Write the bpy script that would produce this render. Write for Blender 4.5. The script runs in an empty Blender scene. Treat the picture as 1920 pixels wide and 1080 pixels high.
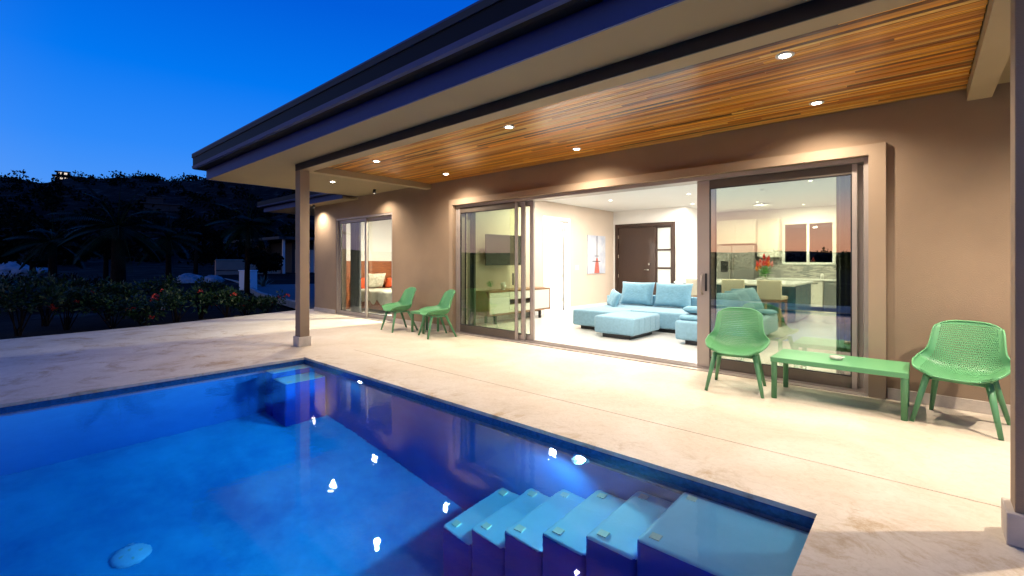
import bpy, bmesh, math, random
from mathutils import Vector, Matrix, noise
R = math.radians
rnd = random.Random(7)
S = bpy.context.scene
COL = S.collection

# ------------------------------------------------------------------ camera
cam = bpy.data.cameras.new('camera')
cam.sensor_width = 36.0; cam.lens = 867.0 / 1920 * 36; cam.shift_y = -50.0 / 1920
cam.clip_start = 0.05; cam.clip_end = 3000
camo = bpy.data.objects.new('camera', cam); COL.objects.link(camo)
camo.location = (0, 0, 1.35); camo.rotation_euler = (R(90), 0, R(41.576))
S.camera = camo

# ------------------------------------------------------------------ sky at dusk
W = bpy.data.worlds.new('World'); S.world = W; W.use_nodes = True
nt = W.node_tree; N = nt.nodes; L = nt.links
bg = N['Background']
tc = N.new('ShaderNodeTexCoord'); sep = N.new('ShaderNodeSeparateXYZ'); L.new(tc.outputs['Generated'], sep.inputs[0])
def ramp(tree, stops, fac=None):
    r = tree.nodes.new('ShaderNodeValToRGB'); e = r.color_ramp.elements
    while len(e) > 1: e.remove(e[-1])
    e[0].position = stops[0][0]; e[0].color = (*stops[0][1], 1)
    for p, c in stops[1:]:
        k = e.new(p); k.color = (*c, 1)
    if fac is not None: tree.links.new(fac, r.inputs[0])
    return r
def math_n(tree, op, a, b=None, clamp=False):
    m = tree.nodes.new('ShaderNodeMath'); m.operation = op; m.use_clamp = clamp
    for i, v in enumerate((a, b)):
        if v is None: continue
        if isinstance(v, (int, float)): m.inputs[i].default_value = v
        else: tree.links.new(v, m.inputs[i])
    return m.outputs[0]
blue = ramp(nt, [(0, (.13, .40, 1.0)), (.10, (.085, .34, 1.0)), (.2, (.028, .265, 1.0)), (.32, (.0, .195, .93)), (.46, (.0, .115, .74)), (1, (.0, .05, .38))], sep.outputs[2])
pink = ramp(nt, [(0, (1.5, .62, .36)), (.045, (1.6, .80, .55)), (.085, (1.35, .86, .74)), (.13, (.80, .80, .88)), (.25, (.48, .62, .85)), (.5, (.10, .24, .70)), (1, (.0, .05, .38))], sep.outputs[2])
dx = math_n(nt, 'MULTIPLY', sep.outputs[0], -.10); dy = math_n(nt, 'MULTIPLY', sep.outputs[1], -.99)
glow = math_n(nt, 'ADD', dx, dy, True); glow = math_n(nt, 'POWER', glow, 1.6)
mix = N.new('ShaderNodeMixRGB'); L.new(glow, mix.inputs[0]); L.new(blue.outputs[0], mix.inputs[1]); L.new(pink.outputs[0], mix.inputs[2])
sky = N.new('ShaderNodeTexSky'); sky.sky_type = 'NISHITA'; sky.sun_disc = False
sky.sun_elevation = R(-2.5); sky.sun_rotation = R(174); sky.ozone_density = 4
addn = N.new('ShaderNodeMixRGB'); addn.blend_type = 'ADD'; addn.inputs[0].default_value = .03
L.new(mix.outputs[0], addn.inputs[1]); L.new(sky.outputs[0], addn.inputs[2])
L.new(addn.outputs[0], bg.inputs[0]); bg.inputs[1].default_value = 0.95
S.view_settings.view_transform = 'Standard'; S.view_settings.look = 'None'
S.view_settings.exposure = 0.0; S.view_settings.gamma = 1.0; S.view_settings.use_curve_mapping = False
cy = S.cycles
cy.use_denoising = True; cy.max_bounces = 10; cy.diffuse_bounces = 4; cy.glossy_bounces = 5
cy.transmission_bounces = 8; cy.transparent_max_bounces = 24; cy.volume_bounces = 0
cy.sample_clamp_indirect = 6.0; cy.sample_clamp_direct = 0; cy.blur_glossy = 0.4
cy.caustics_reflective = False; cy.caustics_refractive = True

# ------------------------------------------------------------------ materials
MATS = {}
def new_mat(name):
    m = bpy.data.materials.new(name); m.use_nodes = True
    MATS[name] = m; return m, m.node_tree, m.node_tree.nodes['Principled BSDF']
def P(name, col, rough=.6, var=.0, scale=3.0, col2=None, bump=0., bscale=40., metal=0., spec=.5, stretch=(1, 1, 1), coat=0., detail=4., bdist=.01, sheen=0.):
    m, t, b = new_mat(name)
    b.inputs['Roughness'].default_value = rough; b.inputs['Metallic'].default_value = metal
    b.inputs['Specular IOR Level'].default_value = spec
    if coat: b.inputs['Coat Weight'].default_value = coat
    if sheen: b.inputs['Sheen Weight'].default_value = sheen
    b.inputs['Base Color'].default_value = (*col, 1)
    tcn = t.nodes.new('ShaderNodeTexCoord'); mp = t.nodes.new('ShaderNodeMapping'); mp.inputs['Scale'].default_value = stretch
    t.links.new(tcn.outputs['Object'], mp.inputs[0])
    if var or col2:
        c2 = col2 or tuple(max(0, c * (1 - var)) for c in col)
        n = t.nodes.new('ShaderNodeTexNoise'); n.inputs['Scale'].default_value = scale; n.inputs['Detail'].default_value = detail
        t.links.new(mp.outputs[0], n.inputs[0])
        r = ramp(t, [(.32, c2), (.68, col)], n.outputs[0]); t.links.new(r.outputs[0], b.inputs['Base Color'])
    if bump:
        n2 = t.nodes.new('ShaderNodeTexNoise'); n2.inputs['Scale'].default_value = bscale; n2.inputs['Detail'].default_value = 3
        t.links.new(mp.outputs[0], n2.inputs[0])
        bp = t.nodes.new('ShaderNodeBump'); bp.inputs['Strength'].default_value = bump; bp.inputs['Distance'].default_value = bdist
        t.links.new(n2.outputs[0], bp.inputs['Height']); t.links.new(bp.outputs[0], b.inputs['Normal'])
    return m
def emit(name, col, st):
    m, t, b = new_mat(name)
    b.inputs['Base Color'].default_value = (*col, 1); b.inputs['Emission Color'].default_value = (*col, 1)
    b.inputs['Emission Strength'].default_value = st; return m
P('plaster', (.28, .195, .123), .85, .16, 1.6, bump=.45, bscale=120, bdist=.005, detail=7)
P('plaster_trim', (.32, .23, .15), .8, .08, 2, bump=.2, bscale=160, bdist=.004)
P('beam_plaster', (.34, .26, .155), .85, .08, 1.5, bump=.2, bscale=150, bdist=.004)
P('soffit', (.26, .20, .115), .85, .10, .8, bump=.12, bscale=140, bdist=.003)
P('fascia', (.010, .032, .17), .6, .1, 2)
P('gutter', (.006, .006, .010), .6, .2, 3, spec=.15)
P('gutter_lip', (.015, .035, .14), .5, .2, 3)
P('roofing', (.02, .02, .024), .7, .3, 2)
P('stone_trim', (.52, .45, .37), .7, .22, 9, bump=.2, bscale=60)
P('aluminium', (.40, .345, .30), .38, .06, 5, metal=.35)
P('aluminium_dark', (.10, .078, .058), .45, .1, 5)
P('black_metal', (.012, .012, .012), .4)
P('steel', (.45, .44, .43), .3, .05, 4, metal=.9, stretch=(1, 1, 30))
P('chrome', (.7, .69, .66), .18, metal=1)
P('white_wall', (.80, .775, .74), .85, .03, 2)
P('beige_wall', (.60, .49, .40), .85, .04, 2)
P('white_paint', (.82, .81, .78), .5, .03, 3)
P('ceiling_white', (.84, .83, .80), .9, .02, 2)
P('inner_floor', (.74, .72, .68), .22, .06, 1.2)
P('dark_wood', (.032, .013, .007), .4, .35, 14, stretch=(12, 12, 1), bump=.1, bscale=20)
P('walnut', (.30, .155, .07), .45, .4, 6, stretch=(10, 1, 10), bump=.05, bscale=30)
P('red_wood', (.30, .09, .03), .4, .45, 5, stretch=(8, 1.2, 8))
P('cabinet_cream', (.72, .68, .60), .4, .03, 3)
P('island_blue', (.035, .125, .175), .18, .1, 2)
P('quartz', (.80, .79, .75), .25, .05, 10)
P('stool_fabric', (.72, .63, .47), .9, .08, 30, bump=.2, bscale=300, bdist=.002)
P('stool_wood', (.36, .20, .10), .5, .3, 8, stretch=(8, 8, 1))
P('sofa_blue', (.23, .42, .54), .95, .14, 25, bump=.5, bscale=260, bdist=.003, sheen=.3)
P('sofa_cushion', (.23, .45, .58), .95, .12, 14, bump=.5, bscale=30, bdist=.02, sheen=.3)
P('beam_shade', (.012, .013, .018), .5)  # near-black colour for the shade on the beam's outer face
P('chair_green', (.115, .335, .145), .42, .06, 4, spec=.4)
P('chair_leg_green', (.095, .27, .12), .45, .06, 4, spec=.4)
P('curtain_grey', (.13, .135, .135), .9, .2, 5)
P('curtain_dark', (.06, .062, .055), .9, .2, 5)
P('linen', (.70, .66, .56), .95, .15, 6, bump=.5, bscale=9, bdist=.03)
P('pillow_cream', (.66, .60, .48), .95, .35, 12, bump=.4, bscale=20, bdist=.02)
P('orange_fabric', (.62, .085, .02), .9, .15, 10)
P('screen', (.012, .012, .014), .12, spec=.6)
P('porcelain', (.8, .78, .74), .3)
P('pot_green', (.10, .30, .05), .6, .3, 20)
P('flower_red', (.55, .03, .015), .6, .3, 20)
P('flower_orange', (.7, .18, .02), .6, .3, 20)
P('flower_pink', (.65, .22, .22), .6, .2, 20)
P('sheet_glass', (.55, .58, .55), .35)
P('ashtray', (.62, .60, .50), .15, .3, 40)
P('canvas', (.62, .62, .66), .8, .0, 3, col2=(.36, .40, .52))
P('ink', (.03, .02, .03), .8)
P('ink_red', (.50, .13, .10), .8, .3, 20)
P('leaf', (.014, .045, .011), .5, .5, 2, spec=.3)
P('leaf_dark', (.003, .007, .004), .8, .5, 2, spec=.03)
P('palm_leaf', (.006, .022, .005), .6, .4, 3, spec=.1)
P('bark', (.016, .011, .009), .9, .5, 8, spec=.05, bump=.8, bscale=14, bdist=.03)
P('agave', (.10, .15, .11), .5, .3, 6)
P('rock', (.30, .31, .33), .85, .5, 3, bump=.8, bscale=6, bdist=.08)
P('tan_wall', (.36, .21, .15), .85, .2, 1, bump=.2, bscale=60)
P('dark_wall', (.025, .022, .024), .85, .2, 1)
P('garage_panel', (.50, .46, .44), .6, .1, 3)
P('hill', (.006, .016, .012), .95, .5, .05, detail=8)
P('driveway', (.06, .065, .075), .85, .2, 1.2, bump=.3, bscale=30)
P('kerb', (.30, .29, .27), .85, .2, 4)
P('soil', (.014, .012, .011), .95, .5, 1.5, spec=.05, bump=.6, bscale=20, bdist=.03)
P('marker', (.80, .70, .48), .5, .1, 30)
P('drain', (.86, .90, .90), .5, .2, 9)
emit('lamp_lens', (1, .93, .80), 60)
emit('room_lens', (1, .96, .90), 12)
emit('pool_lens', (.72, .92, 1), 30)
emit('hill_window', (1, .80, .55), 1.0)
emit('far_window', (.45, .6, 1), .25)

def ground_mat():
    m, t, b = new_mat('garden_ground')
    tcn = t.nodes.new('ShaderNodeTexCoord')
    n = t.nodes.new('ShaderNodeTexNoise'); n.inputs['Scale'].default_value = .35; n.inputs['Detail'].default_value = 10; n.inputs['Roughness'].default_value = .7
    t.links.new(tcn.outputs['Object'], n.inputs[0])
    r = ramp(t, [(.40, (.003, .004, .004)), (.55, (.012, .012, .011)), (.70, (.07, .068, .062))], n.outputs[0])
    t.links.new(r.outputs[0], b.inputs['Base Color']); b.inputs['Roughness'].default_value = .95; b.inputs['Specular IOR Level'].default_value = .03
    n2 = t.nodes.new('ShaderNodeTexNoise'); n2.inputs['Scale'].default_value = 6; n2.inputs['Detail'].default_value = 6
    t.links.new(tcn.outputs['Object'], n2.inputs[0])
    bp = t.nodes.new('ShaderNodeBump'); bp.inputs['Strength'].default_value = .8; bp.inputs['Distance'].default_value = .08
    t.links.new(n2.outputs[0], bp.inputs['Height']); t.links.new(bp.outputs[0], b.inputs['Normal'])
ground_mat()

def patio_mat():
    m, t, b = new_mat('patio_stone')
    tcn = t.nodes.new('ShaderNodeTexCoord')
    def nz(sc, det=6, rough=.6, dist=0., st=(1, 1, 1)):
        mp = t.nodes.new('ShaderNodeMapping'); mp.inputs['Scale'].default_value = st; t.links.new(tcn.outputs['Object'], mp.inputs[0])
        n = t.nodes.new('ShaderNodeTexNoise'); n.inputs['Scale'].default_value = sc; n.inputs['Detail'].default_value = det
        n.inputs['Roughness'].default_value = rough; n.inputs['Distortion'].default_value = dist
        t.links.new(mp.outputs[0], n.inputs[0]); return n.outputs[0]
    base = ramp(t, [(.28, (.50, .42, .31)), (.46, (.565, .485, .375)), (.62, (.61, .54, .435)), (.8, (.65, .59, .49))], nz(1.1, 7, .62, .8))
    fine = ramp(t, [(.32, (.70, .64, .54)), (.52, (1, 1, 1))], nz(16, 8, .75, 1.5))
    mx = t.nodes.new('ShaderNodeMixRGB'); mx.blend_type = 'MULTIPLY'; mx.inputs[0].default_value = .4
    t.links.new(base.outputs[0], mx.inputs[1]); t.links.new(fine.outputs[0], mx.inputs[2])
    # brown water stains with a shape of their own along the pool's edge
    sp = t.nodes.new('ShaderNodeSeparateXYZ'); t.links.new(tcn.outputs['Object'], sp.inputs[0])
    near = math_n(t, 'SUBTRACT', 3.40, sp.outputs[1]); near = math_n(t, 'MULTIPLY', near, 2.6, True)
    st = ramp(t, [(.50, (0, 0, 0)), (.66, (1, 1, 1))], nz(2.3, 8, .75, .6))
    fac = math_n(t, 'MULTIPLY', st.outputs[0], near); fac = math_n(t, 'MULTIPLY', fac, .85, True)
    mx2 = t.nodes.new('ShaderNodeMixRGB'); t.links.new(fac, mx2.inputs[0]); t.links.new(mx.outputs[0], mx2.inputs[1]); mx2.inputs[2].default_value = (.34, .22, .10, 1)
    # short trowel scratches
    scr = ramp(t, [(.70, (1, 1, 1)), (.76, (.62, .55, .47))], nz(5.0, 3, .5, 2.5, (1.2, 5, 1)))
    mx3 = t.nodes.new('ShaderNodeMixRGB'); mx3.blend_type = 'MULTIPLY'; mx3.inputs[0].default_value = .6
    t.links.new(mx2.outputs[0], mx3.inputs[1]); t.links.new(scr.outputs[0], mx3.inputs[2])
    t.links.new(mx3.outputs[0], b.inputs['Base Color']); b.inputs['Roughness'].default_value = .62
    b.inputs['Specular IOR Level'].default_value = .35
    bp = t.nodes.new('ShaderNodeBump'); bp.inputs['Strength'].default_value = .35; bp.inputs['Distance'].default_value = .012
    t.links.new(nz(14, 8, .7, 1), bp.inputs['Height']); t.links.new(bp.outputs[0], b.inputs['Normal'])
patio_mat()

def plank_mat():
    m, t, b = new_mat('ceiling_plank')
    tcn = t.nodes.new('ShaderNodeTexCoord'); oi = t.nodes.new('ShaderNodeObjectInfo')
    off = t.nodes.new('ShaderNodeVectorMath'); off.operation = 'ADD'; t.links.new(tcn.outputs['Object'], off.inputs[0])
    k = math_n(t, 'MULTIPLY', oi.outputs['Random'], 91.0); cb = t.nodes.new('ShaderNodeCombineXYZ')
    for i in range(3): t.links.new(k, cb.inputs[i])
    t.links.new(cb.outputs[0], off.inputs[1])
    mp = t.nodes.new('ShaderNodeMapping'); mp.inputs['Scale'].default_value = (.45, 30, 30); t.links.new(off.outputs[0], mp.inputs[0])
    n = t.nodes.new('ShaderNodeTexNoise'); n.inputs['Scale'].default_value = 2.2; n.inputs['Detail'].default_value = 7; n.inputs['Distortion'].default_value = .6
    t.links.new(mp.outputs[0], n.inputs[0])
    base = ramp(t, [(0, (.05, .012, .001)), (.10, (.24, .06, .003)), (.20, (.88, .34, .022)), (.32, (.36, .10, .004)), (.46, (1.0, .50, .05)), (.58, (.55, .17, .008)), (.72, (1, .68, .20)), (.84, (.40, .11, .005)), (.94, (.95, .45, .045)), (1, (.08, .02, .002))], oi.outputs['Random'])
    gr = ramp(t, [(.32, (.22, .15, .10)), (.44, (.80, .74, .66)), (.60, (1.0, 1.0, 1.0)), (.78, (1.2, 1.25, 1.3))], n.outputs[0])
    mx = t.nodes.new('ShaderNodeMixRGB'); mx.blend_type = 'MULTIPLY'; mx.inputs[0].default_value = .88
    t.links.new(base.outputs[0], mx.inputs[1]); t.links.new(gr.outputs[0], mx.inputs[2]); t.links.new(mx.outputs[0], b.inputs['Base Color'])
    b.inputs['Roughness'].default_value = .30; b.inputs['Coat Weight'].default_value = .35; b.inputs['Coat Roughness'].default_value = .18
plank_mat()

def backsplash_mat():
    m, t, b = new_mat('mosaic')
    tcn = t.nodes.new('ShaderNodeTexCoord'); mp = t.nodes.new('ShaderNodeMapping'); mp.inputs['Rotation'].default_value = (R(90), 0, 0)
    t.links.new(tcn.outputs['Object'], mp.inputs[0])
    br = t.nodes.new('ShaderNodeTexBrick'); br.inputs['Scale'].default_value = 1; br.inputs['Brick Width'].default_value = .16; br.inputs['Row Height'].default_value = .03; br.inputs['Mortar Size'].default_value = .002
    br.inputs['Color1'].default_value = (.45, .42, .38, 1); br.inputs['Color2'].default_value = (.12, .13, .14, 1); br.inputs['Mortar'].default_value = (.4, .38, .34, 1); br.inputs['Bias'].default_value = -.1
    t.links.new(mp.outputs[0], br.inputs[0]); t.links.new(br.outputs[0], b.inputs['Base Color']); b.inputs['Roughness'].default_value = .3
backsplash_mat()

def pool_mat(name, c1, c2):
    m, t, b = new_mat(name)
    tcn = t.nodes.new('ShaderNodeTexCoord')
    n = t.nodes.new('ShaderNodeTexNoise'); n.inputs['Scale'].default_value = 1.2; n.inputs['Detail'].default_value = 8; n.inputs['Roughness'].default_value = .65
    t.links.new(tcn.outputs['Object'], n.inputs[0])
    r = ramp(t, [(.34, c1), (.66, c2)], n.outputs[0]); t.links.new(r.outputs[0], b.inputs['Base Color']); b.inputs['Roughness'].default_value = .8
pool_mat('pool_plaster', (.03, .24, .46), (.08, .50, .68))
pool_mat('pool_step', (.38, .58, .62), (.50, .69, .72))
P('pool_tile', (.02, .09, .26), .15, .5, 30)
P('pool_riser_shade', (.008, .07, .46), .6, .3, 3)  # deep blue with the shade of the steps' upright faces in it
pool_mat('pool_side_shade', (.015, .14, .46), (.03, .22, .56))  # blue darkened for the house-side wall's shade, used on all basin walls

def water_mat():
    m, t, b = new_mat('pool_water')
    t.nodes.remove(b); out = t.nodes['Material Output']
    g = t.nodes.new('ShaderNodeBsdfGlass'); g.inputs['IOR'].default_value = 1.333; g.inputs['Roughness'].default_value = 0.0; g.inputs['Color'].default_value = (1, 1, 1, 1)
    tcn = t.nodes.new('ShaderNodeTexCoord')
    n = t.nodes.new('ShaderNodeTexNoise'); n.inputs['Scale'].default_value = 14; n.inputs['Detail'].default_value = 4; t.links.new(tcn.outputs['Object'], n.inputs[0])
    bp = t.nodes.new('ShaderNodeBump'); bp.inputs['Strength'].default_value = .032; bp.inputs['Distance'].default_value = .02
    t.links.new(n.outputs[0], bp.inputs['Height']); t.links.new(bp.outputs[0], g.inputs['Normal'])
    t.links.new(g.outputs[0], out.inputs['Surface'])
    v = t.nodes.new('ShaderNodeVolumeAbsorption'); v.inputs['Color'].default_value = (.30, .76, .95, 1); v.inputs['Density'].default_value = .75
    t.links.new(v.outputs[0], out.inputs['Volume'])
water_mat()

def glass_mat(name, tint, refl, rough=0.0):
    m, t, b = new_mat(name); t.nodes.remove(b); out = t.nodes['Material Output']
    tr = t.nodes.new('ShaderNodeBsdfTransparent'); tr.inputs[0].default_value = (*tint, 1)
    gl = t.nodes.new('ShaderNodeBsdfGlossy'); gl.inputs['Roughness'].default_value = rough; gl.inputs[0].default_value = (1, 1, 1, 1)
    fr = t.nodes.new('ShaderNodeFresnel'); ge = t.nodes.new('ShaderNodeNewGeometry')
    io = t.nodes.new('ShaderNodeMapRange'); io.inputs['To Min'].default_value = refl; io.inputs['To Max'].default_value = 1 / refl
    t.links.new(ge.outputs['Backfacing'], io.inputs['Value']); t.links.new(io.outputs[0], fr.inputs['IOR'])
    ms = t.nodes.new('ShaderNodeMixShader'); t.links.new(fr.outputs[0], ms.inputs[0]); t.links.new(tr.outputs[0], ms.inputs[1]); t.links.new(gl.outputs[0], ms.inputs[2])
    t.links.new(ms.outputs[0], out.inputs['Surface'])
glass_mat('door_glass', (.94, .97, .91), 1.5)
glass_mat('coated_glass', (.83, .86, .79), 2.75)
glass_mat('front_glass', (.88, .93, .83), 1.75)
glass_mat('window_glass', (.75, .78, .78), 1.9)
glass_mat('clear_glass', (.96, .97, .95), 1.45)
M = MATS

# ------------------------------------------------------------------ mesh helpers
class MB:
    def __init__(s): s.v = []; s.f = []
    def add(s, vs, fs):
        o = len(s.v); s.v += [tuple(v) for v in vs]; s.f += [tuple(i + o for i in f) for f in fs]; return s
    def box(s, x0, x1, y0, y1, z0, z1):
        return s.add([(x, y, z) for z in (z0, z1) for x, y in ((x0, y0), (x1, y0), (x1, y1), (x0, y1))],
                     [(3, 2, 1, 0), (4, 5, 6, 7), (0, 1, 5, 4), (1, 2, 6, 5), (2, 3, 7, 6), (3, 0, 4, 7)])
    def obox(s, mat, sx, sy, sz):
        vs = [mat @ Vector((x * sx / 2, y * sy / 2, z * sz / 2)) for z in (-1, 1) for x, y in ((-1, -1), (1, -1), (1, 1), (-1, 1))]
        return s.add(vs, [(3, 2, 1, 0), (4, 5, 6, 7), (0, 1, 5, 4), (1, 2, 6, 5), (2, 3, 7, 6), (3, 0, 4, 7)])
    def tube(s, pts, rad, n=10, cap=True):
        pts = [Vector(p) for p in pts]; rings = []
        for i, p in enumerate(pts):
            d = (pts[min(i + 1, len(pts) - 1)] - pts[max(i - 1, 0)]).normalized()
            a = Vector((1, 0, 0)) if abs(d.x) < .9 else Vector((0, 1, 0))
            u = d.cross(a).normalized(); w = d.cross(u)
            r = rad[i] if isinstance(rad, (list, tuple)) else rad
            rings.append([p + (u * math.cos(2 * math.pi * k / n) + w * math.sin(2 * math.pi * k / n)) * r for k in range(n)])
        fs = []
        for i in range(len(rings) - 1):
            for k in range(n):
                fs.append((i * n + k, i * n + (k + 1) % n, (i + 1) * n + (k + 1) % n, (i + 1) * n + k))
        if cap: fs += [tuple(range(n))[::-1], tuple((len(rings) - 1) * n + k for k in range(n))]
        return s.add([v for r in rings for v in r], fs)
    def lathe(s, prof, c=(0, 0, 0), n=24, cap=True):
        vs = []; fs = []
        for r, z in prof:
            vs += [(c[0] + r * math.cos(2 * math.pi * k / n), c[1] + r * math.sin(2 * math.pi * k / n), c[2] + z) for k in range(n)]
        for i in range(len(prof) - 1):
            for k in range(n): fs.append((i * n + k, i * n + (k + 1) % n, (i + 1) * n + (k + 1) % n, (i + 1) * n + k))
        if cap: fs += [tuple(range(n))[::-1], tuple((len(prof) - 1) * n + k for k in range(n))]
        return s.add(vs, fs)
    def mesh(s, name, mat, bevel=0., smooth=False, seg=2):
        me = bpy.data.meshes.new(name); me.from_pydata(s.v, [], s.f)
        bm = bmesh.new(); bm.from_mesh(me)
        bmesh.ops.recalc_face_normals(bm, faces=bm.faces)
        if bevel: bmesh.ops.bevel(bm, geom=list(bm.edges), offset=bevel, segments=seg, profile=.5, affect='EDGES', clamp_overlap=True)
        bm.to_mesh(me); bm.free()
        me.materials.append(M[mat])
        if smooth or bevel:
            for p in me.polygons: p.use_smooth = bool(smooth)
        return me
    def build(s, name, mat, parent=None, bevel=0., smooth=False, seg=2):
        return link(name, s.mesh(name, mat, bevel, smooth, seg), parent)
def link(name, me, parent=None):
    o = bpy.data.objects.new(name, me); COL.objects.link(o)
    if parent is not None: attach(o, parent)
    return o
def world_loc(p):
    m = Matrix.Identity(4)
    while p is not None:
        m = p.matrix_parent_inverse @ p.matrix_basis @ m if False else (p.matrix_parent_inverse @ p.matrix_basis) @ m
        p = p.parent
    return m
LOCAL = False
def attach(o, parent):
    o.parent = parent
    if not LOCAL: o.matrix_parent_inverse = world_loc(parent).inverted()
def tag(o, label=None, cat=None, group=None, kind=None):
    if label: o['label'] = label
    if cat: o['category'] = cat
    if group: o['group'] = group
    if kind: o['kind'] = kind
    return o
def thing(name, loc, label, cat, group=None, rz=0.):
    o = bpy.data.objects.new(name, None); COL.objects.link(o); o.location = loc; o.rotation_euler = (0, 0, rz)
    o.empty_display_size = .1
    return tag(o, label, cat, group)
def copy_tree(o, parent=None):
    c = o.copy(); COL.objects.link(c); c.parent = parent
    for ch in list(o.children): copy_tree(ch, c)
    return c
def lamp(name, loc, power, col, size=130, blend=.6, rad=.04, direction=(0, 0, -1), parent=None):
    l = bpy.data.lights.new(name, 'SPOT'); l.cycles.is_caustics_light = name == 'downlight_lamp'; l.energy = power; l.color = col; l.spot_size = R(size); l.spot_blend = blend; l.shadow_soft_size = rad
    o = bpy.data.objects.new(name, l); COL.objects.link(o); o.location = loc
    o.rotation_euler = Vector(direction).to_track_quat('-Z', 'Y').to_euler()
    if parent is not None: attach(o, parent)
    return o

# ================================================================== SETTING
YW = 5.85                                             # outer face of the facade
XR = 3.4                                              # right end of the facade
# ground: one sheet out to the horizon, rising gently to a ridge on the left
def ridge(x, y):
    d = math.hypot(x, y)
    z = -.16 + .013 * max(0, d - 20)
    az = math.degrees(math.atan2(y, -x))              # 0 = towards -X, 90 = +Y
    if d > 70:
        up = min(1, (d - 70) / 190.); up = up * up * (3 - 2 * up)
        pro = 27 + .6 * max(0, min(az, 40)) + 3.5 * noise.noise((az * .11, 3, 1)) + 2.0 * noise.noise((az * .5, 7, 2))
        side = 1.0 if -25 < az < 150 else .12
        if az < -5 and side == 1: side = 1 - .88 * min(1, (-5 - az) / 20)
        z += up * pro * side + up * 1.5 * noise.noise((x * .05, y * .05, 0))
        if d > 262: z -= (d - 262) * .05
    return z
# ground kept simple: an outer sheet with a rectangular hole under the house and pool
def ground_sheet():
    xs = [-1600, -900, -500, -320, -275, -260, -245, -230, -215, -200, -185, -170, -155, -140, -125, -110, -95, -82, -70, -60, -50, -42, -36, -31, -27, -24, -21, -19, -17, -15.2, -13.8, -12.6, -11.6, -9, -6, -3, 0, 3, 6, 10, 16, 24, 40, 60, 80, 110, 160, 240, 320, 600, 1600]
    ys = [-1600, -800, -400, -260, -200, -150, -110, -80, -60, -45, -32, -24, -18, -14, -10, -7, -5, -3, -1, 1, 2, 3, 4, 5, 6, 7.5, 9, 11, 13, 15, 17.5, 20, 23, 27, 32, 38, 46, 56, 68, 82, 96, 110, 125, 140, 155, 170, 190, 210, 230, 250, 265, 300, 500, 1600]
    vs = [(x, y, ridge(x, y)) for y in ys for x in xs]; nx = len(xs); fs = []
    for j in range(len(ys) - 1):
        for i in range(nx - 1):
            cx = (xs[i] + xs[i + 1]) / 2; cyy = (ys[j] + ys[j + 1]) / 2
            if -11.6 < cx < 3 and -5 < cyy < 15: continue
            fs.append((j * nx + i, j * nx + i + 1, (j + 1) * nx + i + 1, (j + 1) * nx + i))
    return MB().add(vs, fs)
g = ground_sheet().build('ground', 'garden_ground', smooth=True); tag(g, kind='structure')

# patio: two poured slabs with a saw-cut joint at Y = 3.68, hole for the pool
PX0, PX1, PY0, PY1 = -6.5, -.42, -3.0, 2.93
def poly_slab(pts, z0, z1):
    n = len(pts)
    return MB().add([(x, y, z1) for x, y in pts] + [(x, y, z0) for x, y in pts],
                    [tuple(range(n)), tuple(range(2 * n - 1, n - 1, -1))] + [(i, i + n, (i + 1) % n + n, (i + 1) % n) for i in range(n)])
patio = thing('patio', (-6, 4, 0), None, None); tag(patio, kind='structure')
J = 3.68; jg = .0035
def edge_wave(pts):                                    # slightly irregular outer edge of the poured slab
    return pts
left_edge = [(-12.42, 3.55), (-12.13, 2.4), (-11.98, 1.2), (-11.88, .1), (-11.6, -1.6), (-11.2, -5.2)]
PS = PX0 + .2                                          # the joint starts right of the pool's far corner
poly_slab(left_edge + [(PX0, -5.2), (PX0, 5.92), (-12.6, 5.92), (-12.6, 7.4), (-13.2, 7.4), (-13.0, 5.85), (-12.72, 4.68), (-12.55, 4.1)], -.2, 0).build('slab', 'patio_stone', patio)
poly_slab([(PX0, J - jg), (PX0, PY1), (PX1, PY1), (PX1, J - jg)], -.2, 0).build('slab', 'patio_stone', patio)
poly_slab([(PX1, J - jg), (PX1, -5.2), (5.2, -5.2), (5.2, J - jg)], -.2, 0).build('slab', 'patio_stone', patio)
poly_slab([(PX0, PY0), (PX0, -5.2), (PX1, -5.2), (PX1, PY0)], -.2, 0).build('slab', 'patio_stone', patio)
poly_slab([(PX0, J + jg), (5.2, J + jg), (5.2, 5.92), (PX0, 5.92)], -.2, 0).build('slab', 'patio_stone', patio)
MB().box(PX0, 5.2, J - .03, J + .03, -.3, -.09).build('joint_bed', 'black_metal', patio)

# pool
ZW = -.06
pool = thing('swimming_pool', (-3.5, 0, -2), None, None); tag(pool, kind='structure')
ZF = -2.0
b = MB(); t_ = .25
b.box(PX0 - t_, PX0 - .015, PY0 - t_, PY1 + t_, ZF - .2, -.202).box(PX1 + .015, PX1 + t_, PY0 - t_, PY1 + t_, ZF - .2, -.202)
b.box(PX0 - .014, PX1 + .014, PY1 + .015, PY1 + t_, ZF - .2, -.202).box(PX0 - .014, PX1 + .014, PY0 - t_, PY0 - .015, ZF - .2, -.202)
b.build('pool_wall', 'pool_side_shade', pool)
MB().box(PX0 - .012, PX1 + .012, PY0 - .012, PY1 + .012, ZF - .2, ZF).build('pool_floor', 'pool_plaster', pool)
b = MB()
b.box(PX0 - .014, PX0 + .004, PY0, PY1, -.24, -.03).box(PX1 - .004, PX1 + .014, PY0, PY1, -.24, -.03)
b.box(PX0 + .005, PX1 - .005, PY1 - .004, PY1 + .014, -.24, -.03).box(PX0 + .005, PX1 - .005, PY0 - .014, PY0 + .004, -.24, -.03)
b.build('waterline_tiles', 'pool_tile', pool)
def shade_risers(o):                                         # darker blue paints shade onto the upright faces; treads stay pale plaster
    o.data.materials.append(M['pool_riser_shade'])
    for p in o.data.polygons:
        if abs(p.normal.z) < .5: p.material_index = 1
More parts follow.
